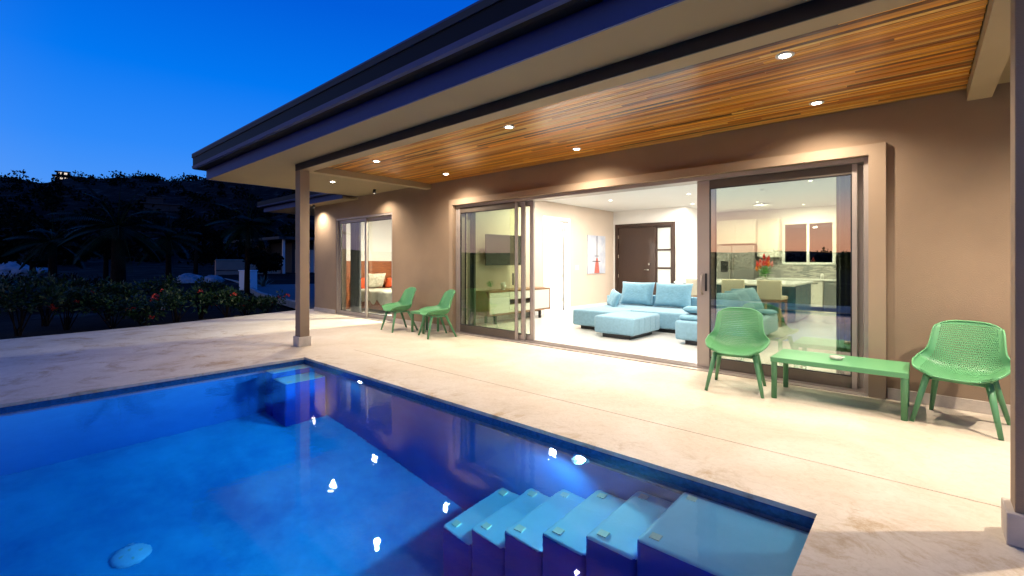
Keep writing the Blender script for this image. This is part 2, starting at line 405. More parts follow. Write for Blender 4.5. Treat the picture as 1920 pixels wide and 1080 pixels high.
def marker(x, y, z, parent, s=.055):
    m = Matrix.Translation((x, y, z + .003)) @ Matrix.Rotation(R(3), 4, 'Z')
    MB().obox(m, s, s, .012).build('marker_tile', 'marker', parent)
# near right stairs: eight treads going down towards -X
first, rise, run = .10, .215, .315
SY0 = 2.25
xn = -1.13
for i in range(6):
    z = ZW - first - rise * i
    x1 = PX1 - .006 if i == 0 else xn - run * (i - 1)
    x0 = xn - run * i
    st = MB().box(x0, x1, SY0, PY1 - .006, ZF + .001, z).build('step', 'pool_step', pool, bevel=.03, smooth=True, seg=4); shade_risers(st)
    if i < 6:
        marker(x0 + .075, SY0 + .085, z, st); marker(x0 + .075, PY1 - .08, z, st)
# far left corner stair
for i, (xa, xb, z) in enumerate(((PX0 + .006, -6.25, -.20), (-6.25, -5.85, -.46))):
    st = MB().box(xa, xb, 2.40, PY1 - .006, ZF + .001, z).build('step', 'pool_step', pool, bevel=.03, smooth=True, seg=4); shade_risers(st)
    marker(xb - .07, 2.48, z, st)
    marker(xb - .07, PY1 - .09, z, st)
w = MB().add([(PX0 - .012, PY0 - .012, ZW), (PX1 + .012, PY0 - .012, ZW), (PX1 + .012, PY1 + .012, ZW), (PX0 - .012, PY1 + .012, ZW)], [(0, 1, 2, 3)]).build('water', 'pool_water', smooth=True); tag(w, kind='structure')
w.cycles.is_caustics_caster = True
# floor drain cover and underwater lights
def drain(x, y):
    d = thing('drain_cover', (x, y, ZF), 'white round drain cover on the blue pool floor', 'drain')
    MB().lathe([(.001, .03), (.10, .028), (.125, .012), (.127, .0)], (x, y, ZF), 28).build('lid', 'drain', d, smooth=True)
    for k in range(4): MB().lathe([(.012, .0), (.012, .004)], (x + .06 * math.cos(k * 1.57), y + .06 * math.sin(k * 1.57), ZF + .0275), 10).build('screw', 'marker', d)
drain(-4.58, .72)
def pool_light(x, z, label, power):
    d = thing('pool_light', (x, PY1, z), label, 'light', 'underwater lights on the house side of the pool')
    rot = Matrix.Translation((x, PY1, z)) @ Matrix.Rotation(R(90), 4, 'X')
    for nm, mt, prof in (('ring', 'chrome', [(.045, .0), (.075, .0), (.075, .016), (.045, .02), (.045, 0)]), ('lens', 'pool_lens', [(.001, .022), (.043, .018), (.043, .0)])):
        mb = MB().lathe(prof, (0, 0, 0), 20, nm == 'lens'); mb.v = [tuple(rot @ Vector(v)) for v in mb.v]; mb.build(nm, mt, d, smooth=True)
    lamp('underwater_lamp', (x, PY1 - .06, z), power, (.42, .92, 1), 165, .5, .05, (-.25, -1, -.45), d)
pool_light(-1.9, -.20, 'bright underwater light near the pool steps', 460)
pool_light(-5.0, -.16, 'underwater light near the far pool corner', 110)

# ================================================================== HOUSE
house = thing('house', (-5, 8, 0), 'single storey taupe villa with wood lined veranda and dark roof edge', 'house')
def hp(name, mat, mb, bevel=0., parent=None): return mb.build(name, mat, parent or house, bevel)
WT = 6.12                                             # inner face of facade
DX0, DX1, DZ = -6.64, -.40, 2.41                      # main door opening
BX0, BX1, BZ = -11.2, -8.70, 2.43                     # bedroom door opening
ZC = 2.9
wl = MB()
wl.box(-12.37, BX0, YW, WT, -.05, ZC + .1).box(BX0, BX1, YW, WT, BZ, ZC + .1).box(BX1, DX0, YW, WT, -.05, ZC + .1)
wl.box(DX0, DX1, YW, WT, DZ, ZC + .1).box(DX1, XR, YW, WT, -.05, ZC + .1)
hp('facade_wall', 'plaster', wl)
hp('end_wall', 'plaster', MB().box(-12.37, -12.2, WT, 11, -.05, ZC + .1))
for a, c in ((-12.38, BX0 - .01), (BX1 + .01, -6.75), (-.255, XR)): hp('baseboard', 'stone_trim', MB().box(a, c, YW - .018, YW - .001, 0.002, .11), .003)
# raised plaster surround of the big door
TP = YW - .06
tr = MB().box(-6.745, DX0, TP, YW - .001, 0.002, 2.515).box(DX1, -.265, TP, YW - .001, .002, 2.515).box(DX0, DX1, TP, YW - .001, DZ, 2.515)
hp('door_surround', 'plaster_trim', tr)
# columns
for x0, x1 in ((-7.53, -7.335), (.31, .52)):
    c = hp('column', 'plaster', MB().box(x0 + .02, x1 - .005, 3.235, 3.39, .15, 2.795), .006)
    c2 = MB().box(x0 - .01, x1 + .012, 3.21, 3.41, .001, .155).build('plinth', 'stone_trim', c, .006)
# beams
hp('front_beam', 'beam_plaster', MB().box(-7.51, XR, 3.25, 3.43, 2.796, 3.0))
hp('beam_shade_strip', 'beam_shade', MB().box(-7.51, XR, 3.236, 3.2495, 2.793, 2.899))  # added dark strip: paints the shade on the beam's pool-side face
hp('cross_beam', 'beam_plaster', MB().box(-7.51, -7.355, 3.431, YW - .001, 2.797, 3.0))
hp('cross_beam', 'beam_plaster', MB().box(.30, .46, 3.431, YW - .001, 2.797, 3.0))
# plain soffits
so = MB().box(-10.12, XR, 2.73, 3.249, ZC, ZC + .05).box(-10.12, -7.512, 3.2491, YW - .001, ZC, ZC + .05).box(.462, XR, 3.432, YW - .001, ZC, ZC + .05)
hp('soffit', 'soffit', so)
# wooden ceiling of staggered planks
wc = hp('wood_ceiling', 'dark_wood', MB().box(-7.354, .299, 3.4315, YW - .001, ZC + .022, ZC + .06))
cache = {}
y = 3.436; row = 0; pw = .043
while y < YW - .01:
    y1 = min(y + pw, YW - .003); x = -7.35; 
    nxt = -7.35 + rnd.uniform(.4, 2.2)
    while x < .295:
        e = min(nxt, .295)
        if .295 - e < .35: e = .295
        Ln = round(e - x, 2); key = (Ln, round(y1 - y, 3))
        if key not in cache:
            cache[key] = MB().box(0, Ln - .002, 0, y1 - y - .005, 0, .02).mesh('plank', 'ceiling_plank')
        o = link('plank', cache[key]); o.location = (x, y, ZC + rnd.uniform(-.0015, .0015)); LOCAL = False; attach(o, wc)
        x = e; nxt = e + rnd.choice((1.5, 1.8, 2.1, 2.4, 2.7, 3.0))
    y += pw; row += 1
# roof edge: fascia, gutter with lip, roof plane with a hip at the left end
def ring_front(x0, y0, x1, z0, z1, th, yend):         # strip along the front and the left end
    return MB().box(x0, x1, y0, y0 + th, z0, z1).box(x0, x0 + th, y0 + th, yend, z0, z1)
hp('fascia', 'fascia', ring_front(-10.14, 2.71, XR, ZC - .004, 3.085, .02, 8.2))
gt = MB()
def sweep(prof, x0, y0, x1, yend):                    # prof: (out, z) outline swept along front edge and left end with a mitre
    n = len(prof); vs = []
    for o, z in prof: vs.append((x1, y0 - o, z))
    for o, z in prof: vs.append((x0 - o, y0 - o, z))
    for o, z in prof: vs.append((x0 - o, yend, z))
    fs = []
    for k in range(2):
        for i in range(n): fs.append((k * n + i, k * n + (i + 1) % n, (k + 1) * n + (i + 1) % n, (k + 1) * n + i))
    fs += [tuple(range(n)), tuple(range(3 * n - 1, 2 * n - 1, -1))]
    return MB().add(vs, fs)
hp('gutter', 'gutter', sweep([(0, 3.087), (.10, 3.087), (.155, 3.10), (.175, 3.15), (.175, 3.30), (.16, 3.36), (0, 3.36)], -10.14, 2.709, XR, 8.2))
hp('gutter_lip', 'gutter_lip', sweep([(.150, 3.083), (.178, 3.096), (.190, 3.145), (.176, 3.150), (.160, 3.104)], -10.14, 2.709, XR, 8.2))
hp('roof_edge', 'gutter_lip', sweep([(0, 3.361), (.19, 3.361), (.19, 3.378), (0, 3.378)], -10.14, 2.709, XR, 8.2))
rf = MB(); a0 = (-10.33, 2.52, 3.38); hipx = -10.33 + 6.4; ry = 2.52 + 6.4; rz = 3.38 + 6.4 * .27
rf.add([a0, (XR, 2.52, 3.38), (XR, ry, rz), (hipx, ry, rz), (-10.33, 15.3, 3.38), (XR, 15.3, 3.38), (-10.33, 15.3, 3.30), (XR, 15.3, 3.30), (XR, 2.52, 3.30), (-10.33, 2.52, 3.30)],
       [(0, 1, 2, 3), (0, 3, 4), (3, 2, 5, 4), (0, 4, 6, 9), (4, 5, 7, 6), (1, 0, 9, 8), (6, 7, 8, 9), (1, 8, 7, 5, 2)])
hp('roof', 'roofing', rf)
# lower wing roof beyond the bedroom end
hp('wing_soffit', 'soffit', MB().box(-14.8, -10.145, 5.47, 12, 2.83, 2.88))
hp('wing_fascia', 'fascia', ring_front(-14.82, 5.45, -10.145, 2.826, 2.96, .02, 12))
hp('wing_gutter', 'gutter', sweep([(0, 2.962), (.10, 2.962), (.13, 3.0), (.13, 3.13), (0, 3.13)], -14.82, 5.449, -10.146, 12))
hp('wing_gutter_lip', 'gutter_lip', sweep([(.105, 2.957), (.14, 2.975), (.145, 3.0), (.132, 3.003), (.12, 2.975)], -14.82, 5.449, -10.146, 12))
wr = MB().add([(-14.95, 5.32, 3.132), (-10.146, 5.32, 3.132), (-10.146, 8.5, 3.9), (-12.5, 8.5, 3.9), (-14.95, 12, 3.132), (-10.146, 12, 3.132)], [(0, 1, 2, 3), (0, 3, 4), (3, 2, 5, 4), (0, 4, 5, 1), (1, 5, 2)])
hp('wing_roof', 'roofing', wr)

# downlights
WARM = (1, .855, .70)
def downlight(x, y, z, power, col=WARM, lens='lamp_lens', size=152, blend=1.0, label=None):
    d = MB().lathe([(.040, .0), (.062, .0), (.064, .004), (.064, .010), (.040, .010)], (x, y, z - .011), 24, False).build('downlight', 'white_paint', house, smooth=True)
    MB().lathe([(.001, 0), (.038, .0), (.038, .006), (.001, .006)], (x, y, z - .009), 20).build('lens', lens, d, smooth=True)
    if lens == 'room_lens':
        l = bpy.data.lights.new('room_lamp', 'AREA'); l.shape = 'DISK'; l.size = .12; l.energy = power * .33; l.color = col
        o = bpy.data.objects.new('room_lamp', l); COL.objects.link(o); o.location = (x, y, z - .02); attach(o, house)
    else: lamp('downlight_lamp', (x, y, z - .03), power, col, size, blend, .035, parent=house)
def baffle_light(x, y, z, power):                      # deep can: the lens is only seen from below
    d = MB().lathe([(.031, 0), (.034, 0), (.034, .085), (.031, .085), (.031, 0)], (x, y, z - .0855), 24, False).build('downlight', 'black_metal', house, smooth=True)
    MB().lathe([(.001, 0), (.03, .0), (.03, .006), (.001, .006)], (x, y, z - .012), 20).build('lens', 'lamp_lens', d, smooth=True)
    lamp('downlight_lamp', (x, y, z - .088), power, WARM, 150, .9, .035, parent=house)
PW = 190
for x in (-6.3, -3.55, -.77):
    for yy in (3.95, 5.34): downlight(x, yy, ZC - .001, PW)
downlight(-8.55, 4.4, ZC, PW * 1.35); baffle_light(-8.85, 5.50, ZC, PW * .55)
baffle_light(-11.9, 5.60, 2.83, PW * .95)
downlight(1.5, 4.43, ZC, PW * 3.0); downlight(1.5, 5.4, ZC, PW * .4)

# interior shell
XW = -7.24; YB = 12.95; YK = 15.5; XI = .6
hp('interior_floor', 'inner_floor', MB().box(XW - .2, XI, WT + .001, YK, -.06, -.002).box(-12.2, XW - .201, WT + .001, 11, -.06, -.002))
hp('threshold', 'inner_floor', MB().box(DX0, DX1, YW + .075, WT, -.06, -.004).box(BX0, BX1, YW + .075, WT, -.06, -.004))
hp('interior_ceiling', 'ceiling_white', MB().box(XW - .2, XI, WT + .001, YK, ZC, ZC + .08).box(-12.2, XW - .201, WT + .001, 11, ZC, ZC + .08))
# left living-room wall with a door opening Y 9.42..10.48
iw = MB().box(XW - .13, XW, WT + .001, 9.40, 0, ZC - .001).box(XW - .13, XW, 10.51, YB + .2, 0, ZC - .001).box(XW - .13, XW, 9.40, 10.51, 2.47, ZC - .001)
hp('living_room_wall', 'beige_wall', iw)
hp('entrance_wall', 'white_wall', MB().box(XW, -7.17, YB, YB + .15, 0, ZC - .001).box(-5.26, -4.99, YB, YB + .15, 0, ZC - .001).box(-7.17, -5.26, YB, YB + .15, 2.49, ZC - .001))
hp('passage_wall', 'white_wall', MB().box(-5.12, -4.99, YB + .151, YK, 0, ZC - .001))
kw = MB().box(-4.989, -3.05, YK - .001, YK + .15, 0, ZC - .001).box(-1.82, XI, YK - .001, YK + .15, 0, ZC - .001).box(-3.05, -1.82, YK - .001, YK + .15, 0, 1.30).box(-3.05, -1.82, YK - .001, YK + .15, 2.46, ZC - .001)
hp('kitchen_wall', 'white_wall', kw)
hp('right_wall', 'white_wall', MB().box(XI + .001, XI + .15, WT + .001, YK + .15, 0, ZC - .001))
hp('bedroom_wall', 'white_wall', MB().box(-12.199, -12.18, WT + .001, 10.99, 0, ZC - .001).box(-12.18, XW - .202, 10.9, 11, 0, ZC - .001))
hp('hall_wall', 'white_wall', MB().box(-9.2, -9.1, 8.9, 10.89, 0, ZC - .001))
for q in ((XW, XW + .015, 10.56, YB - .002), (XW, XW + .015, WT + .01, 9.35), (-5.24, -4.99, YB - .015, YB - .001), (-4.99, -4.975, YB - .015, YK - .7)):
    hp('skirting', 'white_paint', MB().box(*q, 0, .10), .003)
hp('backsplash', 'mosaic', MB().box(-3.66, -1.06 + 1.0, YK - .012, YK - .0015, .865, 1.299).box(-3.66, -3.06, YK - .012, YK - .0015, 1.2995, 1.46).box(-1.81, -.06, YK - .012, YK - .0015, 1.2995, 1.46))
# kitchen window
kwn = hp('kitchen_window', 'white_paint', MB().box(-3.09, -3.02, YK - .03, YK + .05, 1.26, 2.5).box(-1.86, -1.79, YK - .03, YK + .05, 1.26, 2.5).box(-3.02, -1.86, YK - .03, YK + .05, 2.43, 2.5).box(-3.02, -1.86, YK - .03, YK + .05, 1.26, 1.32).box(-2.475, -2.405, YK - .025, YK + .05, 1.32, 2.43), .004)
for a, c in ((-3.02, -2.475), (-2.405, -1.86)): MB().box(a, c, YK + .0, YK + .008, 1.32, 2.43).build('pane', 'window_glass', kwn)

# white interior door, swung open into the next room
idr = hp('interior_door', 'white_paint', MB().box(XW - .14, XW + .02, 9.35, 9.44, 0, 2.52).box(XW - .14, XW + .02, 10.47, 10.56, 0, 2.52).box(XW - .14, XW + .02, 9.44, 10.47, 2.43, 2.52), .004)
lf = MB().box(XW - 1.10, XW - .145, 10.41, 10.45, .01, 2.42).build('door_leaf', 'white_paint', idr, .003)
for z in (.3, .95, 1.6, 2.2): MB().box(XW - .15, XW - .128, 10.395, 10.41, z - .05, z + .05).build('hinge', 'chrome', idr)
# entrance door with sidelight
ed = hp('entrance_door', 'dark_wood', MB().box(-7.17, -7.07, YB - .03, YB + .1, 0, 2.49).box(-5.36, -5.26, YB - .03, YB + .1, 0, 2.49).box(-7.07, -5.36, YB - .03, YB + .1, 2.38, 2.49).box(-5.93, -5.84, YB - .03, YB + .1, 0, 2.38), .005)
lf = MB().box(-7.065, -5.935, YB + .0, YB + .05, .01, 2.375).build('door_leaf', 'dark_wood', ed, .004)
MB().tube([(-6.05, YB, 1.10), (-6.05, YB - .06, 1.10), (-6.18, YB - .07, 1.10)], .014, 8).build('handle', 'chrome', lf, smooth=True)
MB().tube([(-6.05, YB + .002, 1.27), (-6.05, YB - .03, 1.27)], .035, 14).build('lock', 'chrome', lf, smooth=True)
for z in (2.1, 1.5, .9, .35): MB().box(-7.068, -7.045, YB - .02, YB + .0, z - .05, z + .05).build('hinge', 'chrome', ed)
for z0, z1 in ((.10, .58), (.63, 1.13), (1.18, 1.66), (1.71, 2.33)):
    MB().box(-5.80, -5.40, YB + .02, YB + .03, z0, z1).build('pane', 'sheet_glass', ed)
MB().box(-5.84, -5.80, YB - .0, YB + .06, 0, 2.38).box(-5.40, -5.36, YB - .0, YB + .06, 0, 2.38).box(-5.80, -5.40, YB - .0, YB + .06, .58, .63).box(-5.80, -5.40, YB - .0, YB + .06, 1.13, 1.18).box(-5.80, -5.40, YB - .0, YB + .06, 1.66, 1.71).box(-5.80, -5.40, YB, YB + .06, 2.33, 2.38).box(-5.80, -5.40, YB, YB + .06, 0, .10).build('sidelight_frame', 'dark_wood', ed)

# room lights
ROOM = (1, .93, .82)
for x, yy in ((-6.3, 8.5), (-3.6, 6.5), (-1.3, 6.5), (-5.9, 10.4), (-4.0, 10.6), (-1.6, 10.4), (-4.61, 12.5), (-3.2, 13.2), (-1.3, 13.3), (-2.4, 14.6)):
    downlight(x, yy, ZC, 245, ROOM, 'room_lens', 176, .8)
for x, yy in ((-10.6, 7.4), (-8.6, 7.6)): downlight(x, yy, ZC, 1800, ROOM, 'room_lens', 160, .8)
downlight(-8.2, 9.9, ZC, 220, ROOM, 'room_lens', 160, .8)

# sliding doors: fixed frame, rails and panels
fr = MB().box(DX0 + .001, DX0 + .045, YW + .02, WT - .01, 0, DZ - .001).box(DX1 - .045, DX1 - .001, YW + .02, WT - .01, 0, DZ - .001).box(DX0 + .046, DX1 - .046, YW + .02, WT - .01, DZ - .05, DZ - .001)
bd = hp('door_frame', 'aluminium', fr, .003)
rl = MB().box(DX0 + .01, DX1 - .01, YW - .055, WT - .008, -.03, .012)
for yy in (.035, .09, .145, .2): rl.box(DX0 + .05, DX1 - .05, YW + yy, YW + yy + .012, .0121, .03)
rl.build('track', 'aluminium', bd)
def panel(x0, x1, yc, z0, z1, st=.07, mat='aluminium', hx=None, glass='door_glass', bot=.085, rs=None, rail=None, top=.07):
    th = .038; rs = rs or st; rail = rail or mat
    gx0, gx1, gz0, gz1 = x0 + st - .002, x1 - rs + .002, z0 + bot - .002, z1 - top + .002
    p = hp('sliding_panel', 'black_metal', MB().box(gx0, gx0 + .014, yc - .012, yc + .012, gz0, gz1).box(gx1 - .014, gx1, yc - .012, yc + .012, gz0, gz1).box(gx0 + .014, gx1 - .014, yc - .012, yc + .012, gz0, gz0 + .014).box(gx0 + .014, gx1 - .014, yc - .012, yc + .012, gz1 - .014, gz1))
    MB().box(x0, x0 + st, yc - th / 2, yc + th / 2, z0, z1).build('stile', mat, p, .003)
    MB().box(x1 - rs, x1, yc - th / 2, yc + th / 2, z0, z1).build('stile', mat, p, .003)
    MB().box(x0 + st, x1 - rs, yc - th / 2 + .001, yc + th / 2 - .001, z1 - top, z1).build('top_rail', rail, p, .003)
    MB().box(x0 + st, x1 - rs, yc - th / 2 + .001, yc + th / 2 - .001, z0, z0 + bot).build('bottom_rail', rail, p, .003)
    MB().box(x0 + st - .004, x1 - rs + .004, yc - .004, yc + .004, z0 + bot - .004, z1 - top + .004).build('glass_pane', glass, p)
    if hx is not None:
        MB().box(hx - .012, hx + .012, yc - th / 2 - .022, yc - th / 2 - .0005, .98, 1.20).build('handle', 'black_metal', p, .004)
        MB().tube([(hx - .05, yc - th / 2, .94), (hx - .05, yc - th / 2 - .045, .97), (hx - .05, yc - th / 2 - .045, 1.16), (hx - .05, yc - th / 2, 1.19)], .011, 8).build('pull', 'aluminium', p, smooth=True)
    return p
pz0, pz1 = .03, DZ - .052
panel(DX0 + .05, -5.10, YW + .041, pz0, pz1, glass='front_glass', rail='aluminium_dark', rs=.045, bot=.13, top=.10)
panel(DX0 + .12, -4.98, YW + .096, pz0, pz1)
panel(DX0 + .2, -4.83, YW + .151, pz0, pz1)
panel(-2.13, DX1 - .10, YW + .096, pz0, pz1, st=.15, hx=-2.015, glass='coated_glass', rail='aluminium_dark', rs=.045, bot=.12, top=.10)
panel(-2.02, DX1 - .06, YW + .206, pz0, pz1, st=.07)
MB().box(-5.19, -5.165, YW + .006, YW + .0225, .95, 1.15).build('handle', 'black_metal', bd, .003)
fr = MB().box(BX0 + .001, BX0 + .045, YW + .01, WT - .01, 0, BZ - .001).box(BX1 - .045, BX1 - .001, YW + .01, WT - .01, 0, BZ - .001).box(BX0 + .046, BX1 - .046, YW + .01, WT - .01, BZ - .045, BZ - .001)
bdf = hp('door_frame', 'aluminium', fr, .003)
MB().box(BX0 + .01, BX1 - .01, YW - .02, WT - .01, -.03, .014).build('track', 'aluminium', bdf)
panel(BX0 + .05, -9.86, YW + .08, .02, BZ - .05, st=.07)
panel(-10.0, BX1 - .05, YW + .14, .02, BZ - .05, st=.07)

# ================================================================== FURNITURE ON THE PATIO
LOCAL = True
def chair_shell():
    NU, NV = 76, 96
    prof = [(-.285, .405), (-.24, .408), (-.12, .395), (.02, .388), (.11, .398), (.175, .44), (.215, .53), (.248, .64), (.278, .74), (.302, .825)]
    wid = [.20, .262, .296, .306, .306, .286, .252, .238, .228, .21]
    rai = [.015, .060, .102, .120, .122, .10, .055, .022, .006, -.012]
    fwd = [-.01, 0, 0, .0, .012, .05, .075, .072, .06, .045]
    def lerp(a, t):
        t = t * (len(a) - 1); i = min(int(t), len(a) - 2); f = t - i
        p0 = a[max(i - 1, 0)]; p1 = a[i]; p2 = a[i + 1]; p3 = a[min(i + 2, len(a) - 1)]
        def cr(p0, p1, p2, p3): return .5 * ((2 * p1) + (-p0 + p2) * f + (2 * p0 - 5 * p1 + 4 * p2 - p3) * f * f + (-p0 + 3 * p1 - 3 * p2 + p3) * f ** 3)
        if isinstance(p1, tuple): return tuple(cr(*[q[k] for q in (p0, p1, p2, p3)]) for k in (0, 1))
        return cr(p0, p1, p2, p3)
    vs = []
    for j in range(NV + 1):
        v = j / NV; y, z = lerp(prof, v); w = lerp(wid, v); ra = lerp(rai, v); fo = lerp(fwd, v)
        for i in range(NU + 1):
            u = -1 + 2 * i / NU; au = abs(u)
            # rounded corners at the front lip and at the top
            yy = y - fo * au ** 2.2; zz = z + ra * au ** 2.6
            if v < .08: yy += (1 - v / .08) * .055 * au ** 4
            if v > .9: zz -= ((v - .9) / .1) ** 1.5 * .035 * au ** 4
            vs.append((w * u * (1 - .03 * au * au), yy, zz))
    fs = []
    for j in range(NV):
        for i in range(NU):
            hole = 7 <= i < NU - 7 and 8 <= j < NV - 5 and j % 2 == 0 and i % 2 == (0 if j % 4 == 0 else 1)
            if not hole: fs.append((j * (NU + 1) + i, j * (NU + 1) + i + 1, (j + 1) * (NU + 1) + i + 1, (j + 1) * (NU + 1) + i))
    me = bpy.data.meshes.new('seat_shell'); me.from_pydata(vs, [], fs)
    bm = bmesh.new(); bm.from_mesh(me); bmesh.ops.recalc_face_normals(bm, faces=bm.faces)
    up = sum((f.normal.z for f in bm.faces))
    if up < 0: bmesh.ops.reverse_faces(bm, faces=bm.faces)
    loose = [v for v in bm.verts if not v.link_faces]; bmesh.ops.delete(bm, geom=loose, context='VERTS')
    geo = bmesh.ops.solidify(bm, geom=list(bm.faces), thickness=.011)
    bm.to_mesh(me); bm.free()
    for p in me.polygons: p.use_smooth = False
    me.materials.append(M['chair_green']); return me, vs, NU, NV
shell_me, shell_v, NU, NV = chair_shell()
def rim_mesh():
    b = MB(); idx = [i for i in range(NU + 1)] + [j * (NU + 1) + NU for j in range(1, NV + 1)] + [NV * (NU + 1) + i for i in range(NU - 1, -1, -1)] + [j * (NU + 1) for j in range(NV - 1, -1, -1)]
    b.tube([shell_v[k] for k in idx], .0085, 6, cap=False); return b.mesh('rim', 'chair_green', smooth=True)
rim_me = rim_mesh()
def make_chair(label):
    t = thing('shell_chair', (0, 0, 0), label, 'chair', 'green perforated shell chairs on the patio')
    link('seat_shell', shell_me, t); link('rim', rim_me, t)
    for sx in (-1, 1):
        for top, foot in (((.185 * sx, -.165, .392), (.262 * sx, -.262, 0)), ((.175 * sx, .10, .385), (.245 * sx, .268, 0))):
            MB().tube([top, tuple(top[i] * .55 + foot[i] * .45 for i in range(3)), foot], [.026, .021, .0155], 12).build('leg', 'chair_leg_green', t, smooth=True)
    MB().tube([(-.17, -.16, .375), (.17, -.16, .375)], .016, 8).tube([(-.165, .10, .372), (.165, .10, .372)], .016, 8).tube([(-.17, -.16, .375), (-.165, .10, .372)], .014, 8).tube([(.17, -.16, .375), (.165, .10, .372)], .014, 8).build('seat_frame', 'chair_leg_green', t, smooth=True)
    return t
chairs = [(-1.475, 5.265, 9, 'green shell chair left of the long green table, in front of the glass door'),
          (.245, 5.365, -12, 'green shell chair beside the right veranda column'),
          (-7.69, 5.33, -10, 'green shell chair in front of the bedroom door'),
          (-6.55, 5.35, -20, 'green shell chair at the left end of the big door, next to the surround')]
proto = None
for x, y, rz_, lab in chairs:
    c = make_chair(lab) if proto is None else copy_tree(proto)
    proto = proto or c
    c.location = (x, y, 0); c.rotation_euler = (0, 0, R(rz_)); c['label'] = lab
LOCAL = False
def patio_table(x0, x1, y0, y1, zt, label, lw=.026, holes=True):
    t = thing('patio_table', ((x0 + x1) / 2, (y0 + y1) / 2, 0), label, 'table')
    MB().box(x0, x1, y0, y1, zt - .0055, zt).build('table_top', 'chair_green', t, .002)
    k = .012
    MB().box(x0, x1, y0, y0 + k, zt - .045, zt - .006).box(x0, x1, y1 - k, y1, zt - .045, zt - .006).box(x0, x0 + k, y0 + k, y1 - k, zt - .045, zt - .006).box(x1 - k, x1, y0 + k, y1 - k, zt - .045, zt - .006).build('apron', 'chair_green', t, .002)
    for lx in (x0 + lw + .002, x1 - lw - .002):
        for ly in (y0 + lw + .002, y1 - lw - .002):
            MB().tube([(lx, ly, 0), (lx, ly, zt - .046), (lx, ly, zt - .007)], [lw * .92, lw, lw], 14).build('leg', 'chair_leg_green', t, smooth=True)
    return t
patio_table(-1.125, -.085, 5.12, 5.70, .405, 'long low green patio table in front of the right glass door')
patio_table(-7.33, -6.93, 5.33, 5.73, .40, 'small square green side table between two shell chairs')
at = thing('ashtray', (-.62, 5.4, .406), 'small glass ashtray on the long green table', 'ashtray')
MB().lathe([(.04, 0), (.05, .004), (.055, .03), (.047, .03), (.04, .010), (.001, .010)], (-.62, 5.40, .406), 20).build('bowl', 'ashtray', at, smooth=True)
MB().tube([(-.60, 5.39, .425), (-.55, 5.37, .442)], .005, 6).build('cigarette_stub', 'white_paint', at)

# ================================================================== LIVING ROOM
def soft_box(x0, x1, y0, y1, z0, z1, r=.05): 
    mb = MB().box(x0, x1, y0, y1, z0, z1); return mb
def block(name, x0, x1, y0, y1, z0, z1, mat, parent, r=.04):
    o = MB().box(x0, x1, y0, y1, z0, z1).build(name, mat, parent, bevel=r, seg=4)
    for p in o.data.polygons: p.use_smooth = True
    return o
def cushion(name, w_, h_, d_, mtx, mat, parent, seed=0):
    n = 16; vs = []; fs = []
    for side in (1, -1):
        for j in range(n + 1):
            for i in range(n + 1):
                u = -1 + 2 * i / n; v = -1 + 2 * j / n
                bul = ((1 - abs(u) ** 3.2) * (1 - abs(v) ** 3.2)) ** .45
                ww = w_ / 2 * (1 - .07 * (1 - abs(v) ** 2.)* 0 - .06 * (1 - (v * v))  * abs(u) ** 3); hh = h_ / 2 * (1 - .06 * (1 - u * u) * abs(v) ** 3)
                wr = .012 * noise.noise((u * 3 + seed, v * 3, side * 2.))
                p = Vector((u * ww, side * (d_ / 2 * bul) + wr * bul, v * hh)); vs.append(mtx @ p)
    m_ = (n + 1) * (n + 1)
    for s in (0, 1):
        for j in range(n):
            for i in range(n):
                a = s * m_ + j * (n + 1) + i; q = (a, a + 1, a + n + 2, a + n + 1); fs.append(q if s else q[::-1])
    me = bpy.data.meshes.new(name); me.from_pydata([tuple(v) for v in vs], [], fs)
    bm = bmesh.new(); bm.from_mesh(me); bmesh.ops.remove_doubles(bm, verts=bm.verts, dist=.0012); bmesh.ops.recalc_face_normals(bm, faces=bm.faces); bm.to_mesh(me); bm.free()
    for p in me.polygons: p.use_smooth = True
    me.materials.append(M[mat]); return link(name, me, parent)
def T(x, y, z, rz=0, rx=0, ry=0): return Matrix.Translation((x, y, z)) @ Matrix.Rotation(R(rz), 4, 'Z') @ Matrix.Rotation(R(rx), 4, 'X') @ Matrix.Rotation(R(ry), 4, 'Y')
SZ = .385
sofa = thing('corner_sofa', (-4.2, 9, 0), 'light blue fabric corner sofa with loose back cushions facing the open doors', 'sofa')
block('chaise', -5.28, -4.36, 7.78, 9.85, .075, SZ, 'sofa_blue', sofa)
block('seat', -4.355, -3.08, 8.42, 9.85, .075, SZ, 'sofa_blue', sofa)
for a in ((-5.15, -4.45, 7.9, 9.7), (-4.3, -3.15, 8.52, 9.7)): MB().box(a[0], a[1], a[2], a[3], 0, .074).build('plinth', 'black_metal', sofa)
cushion('back_cushion', .78, .52, .26, T(-4.72, 9.50, .64, 0, -14), 'sofa_cushion', sofa, 1)
cushion('back_cushion', .80, .52, .26, T(-3.92, 9.52, .64, 0, -14), 'sofa_cushion', sofa, 2)
block('backrest', -5.28, -3.08, 9.70, 9.86, .35, .60, 'sofa_blue', sofa, .03)
pl = cushion('throw_pillow', .44, .36, .14, T(-4.98, 8.93, .545, -35, -20, 12), 'sofa_cushion', None, 5)
tag(pl, 'light blue throw pillow leaning at the left end of the sofa', 'pillow')
bol = thing('bolster_pillow', (-5.17, 9.10, SZ), 'small round blue pillow behind the throw pillow', 'pillow')
cushion('pillow_body', .30, .22, .16, T(-5.15, 9.2, .49, 60, 0), 'sofa_blue', bol, 6)
ott = thing('ottoman', (-4, 7.74, 0), 'light blue square ottoman in front of the sofa', 'ottoman')
block('body', -4.42, -3.645, 7.20, 8.27, .075, SZ - .005, 'sofa_blue', ott)
MB().box(-4.3, -3.76, 7.30, 8.17, 0, .0745).build('plinth', 'black_metal', ott)
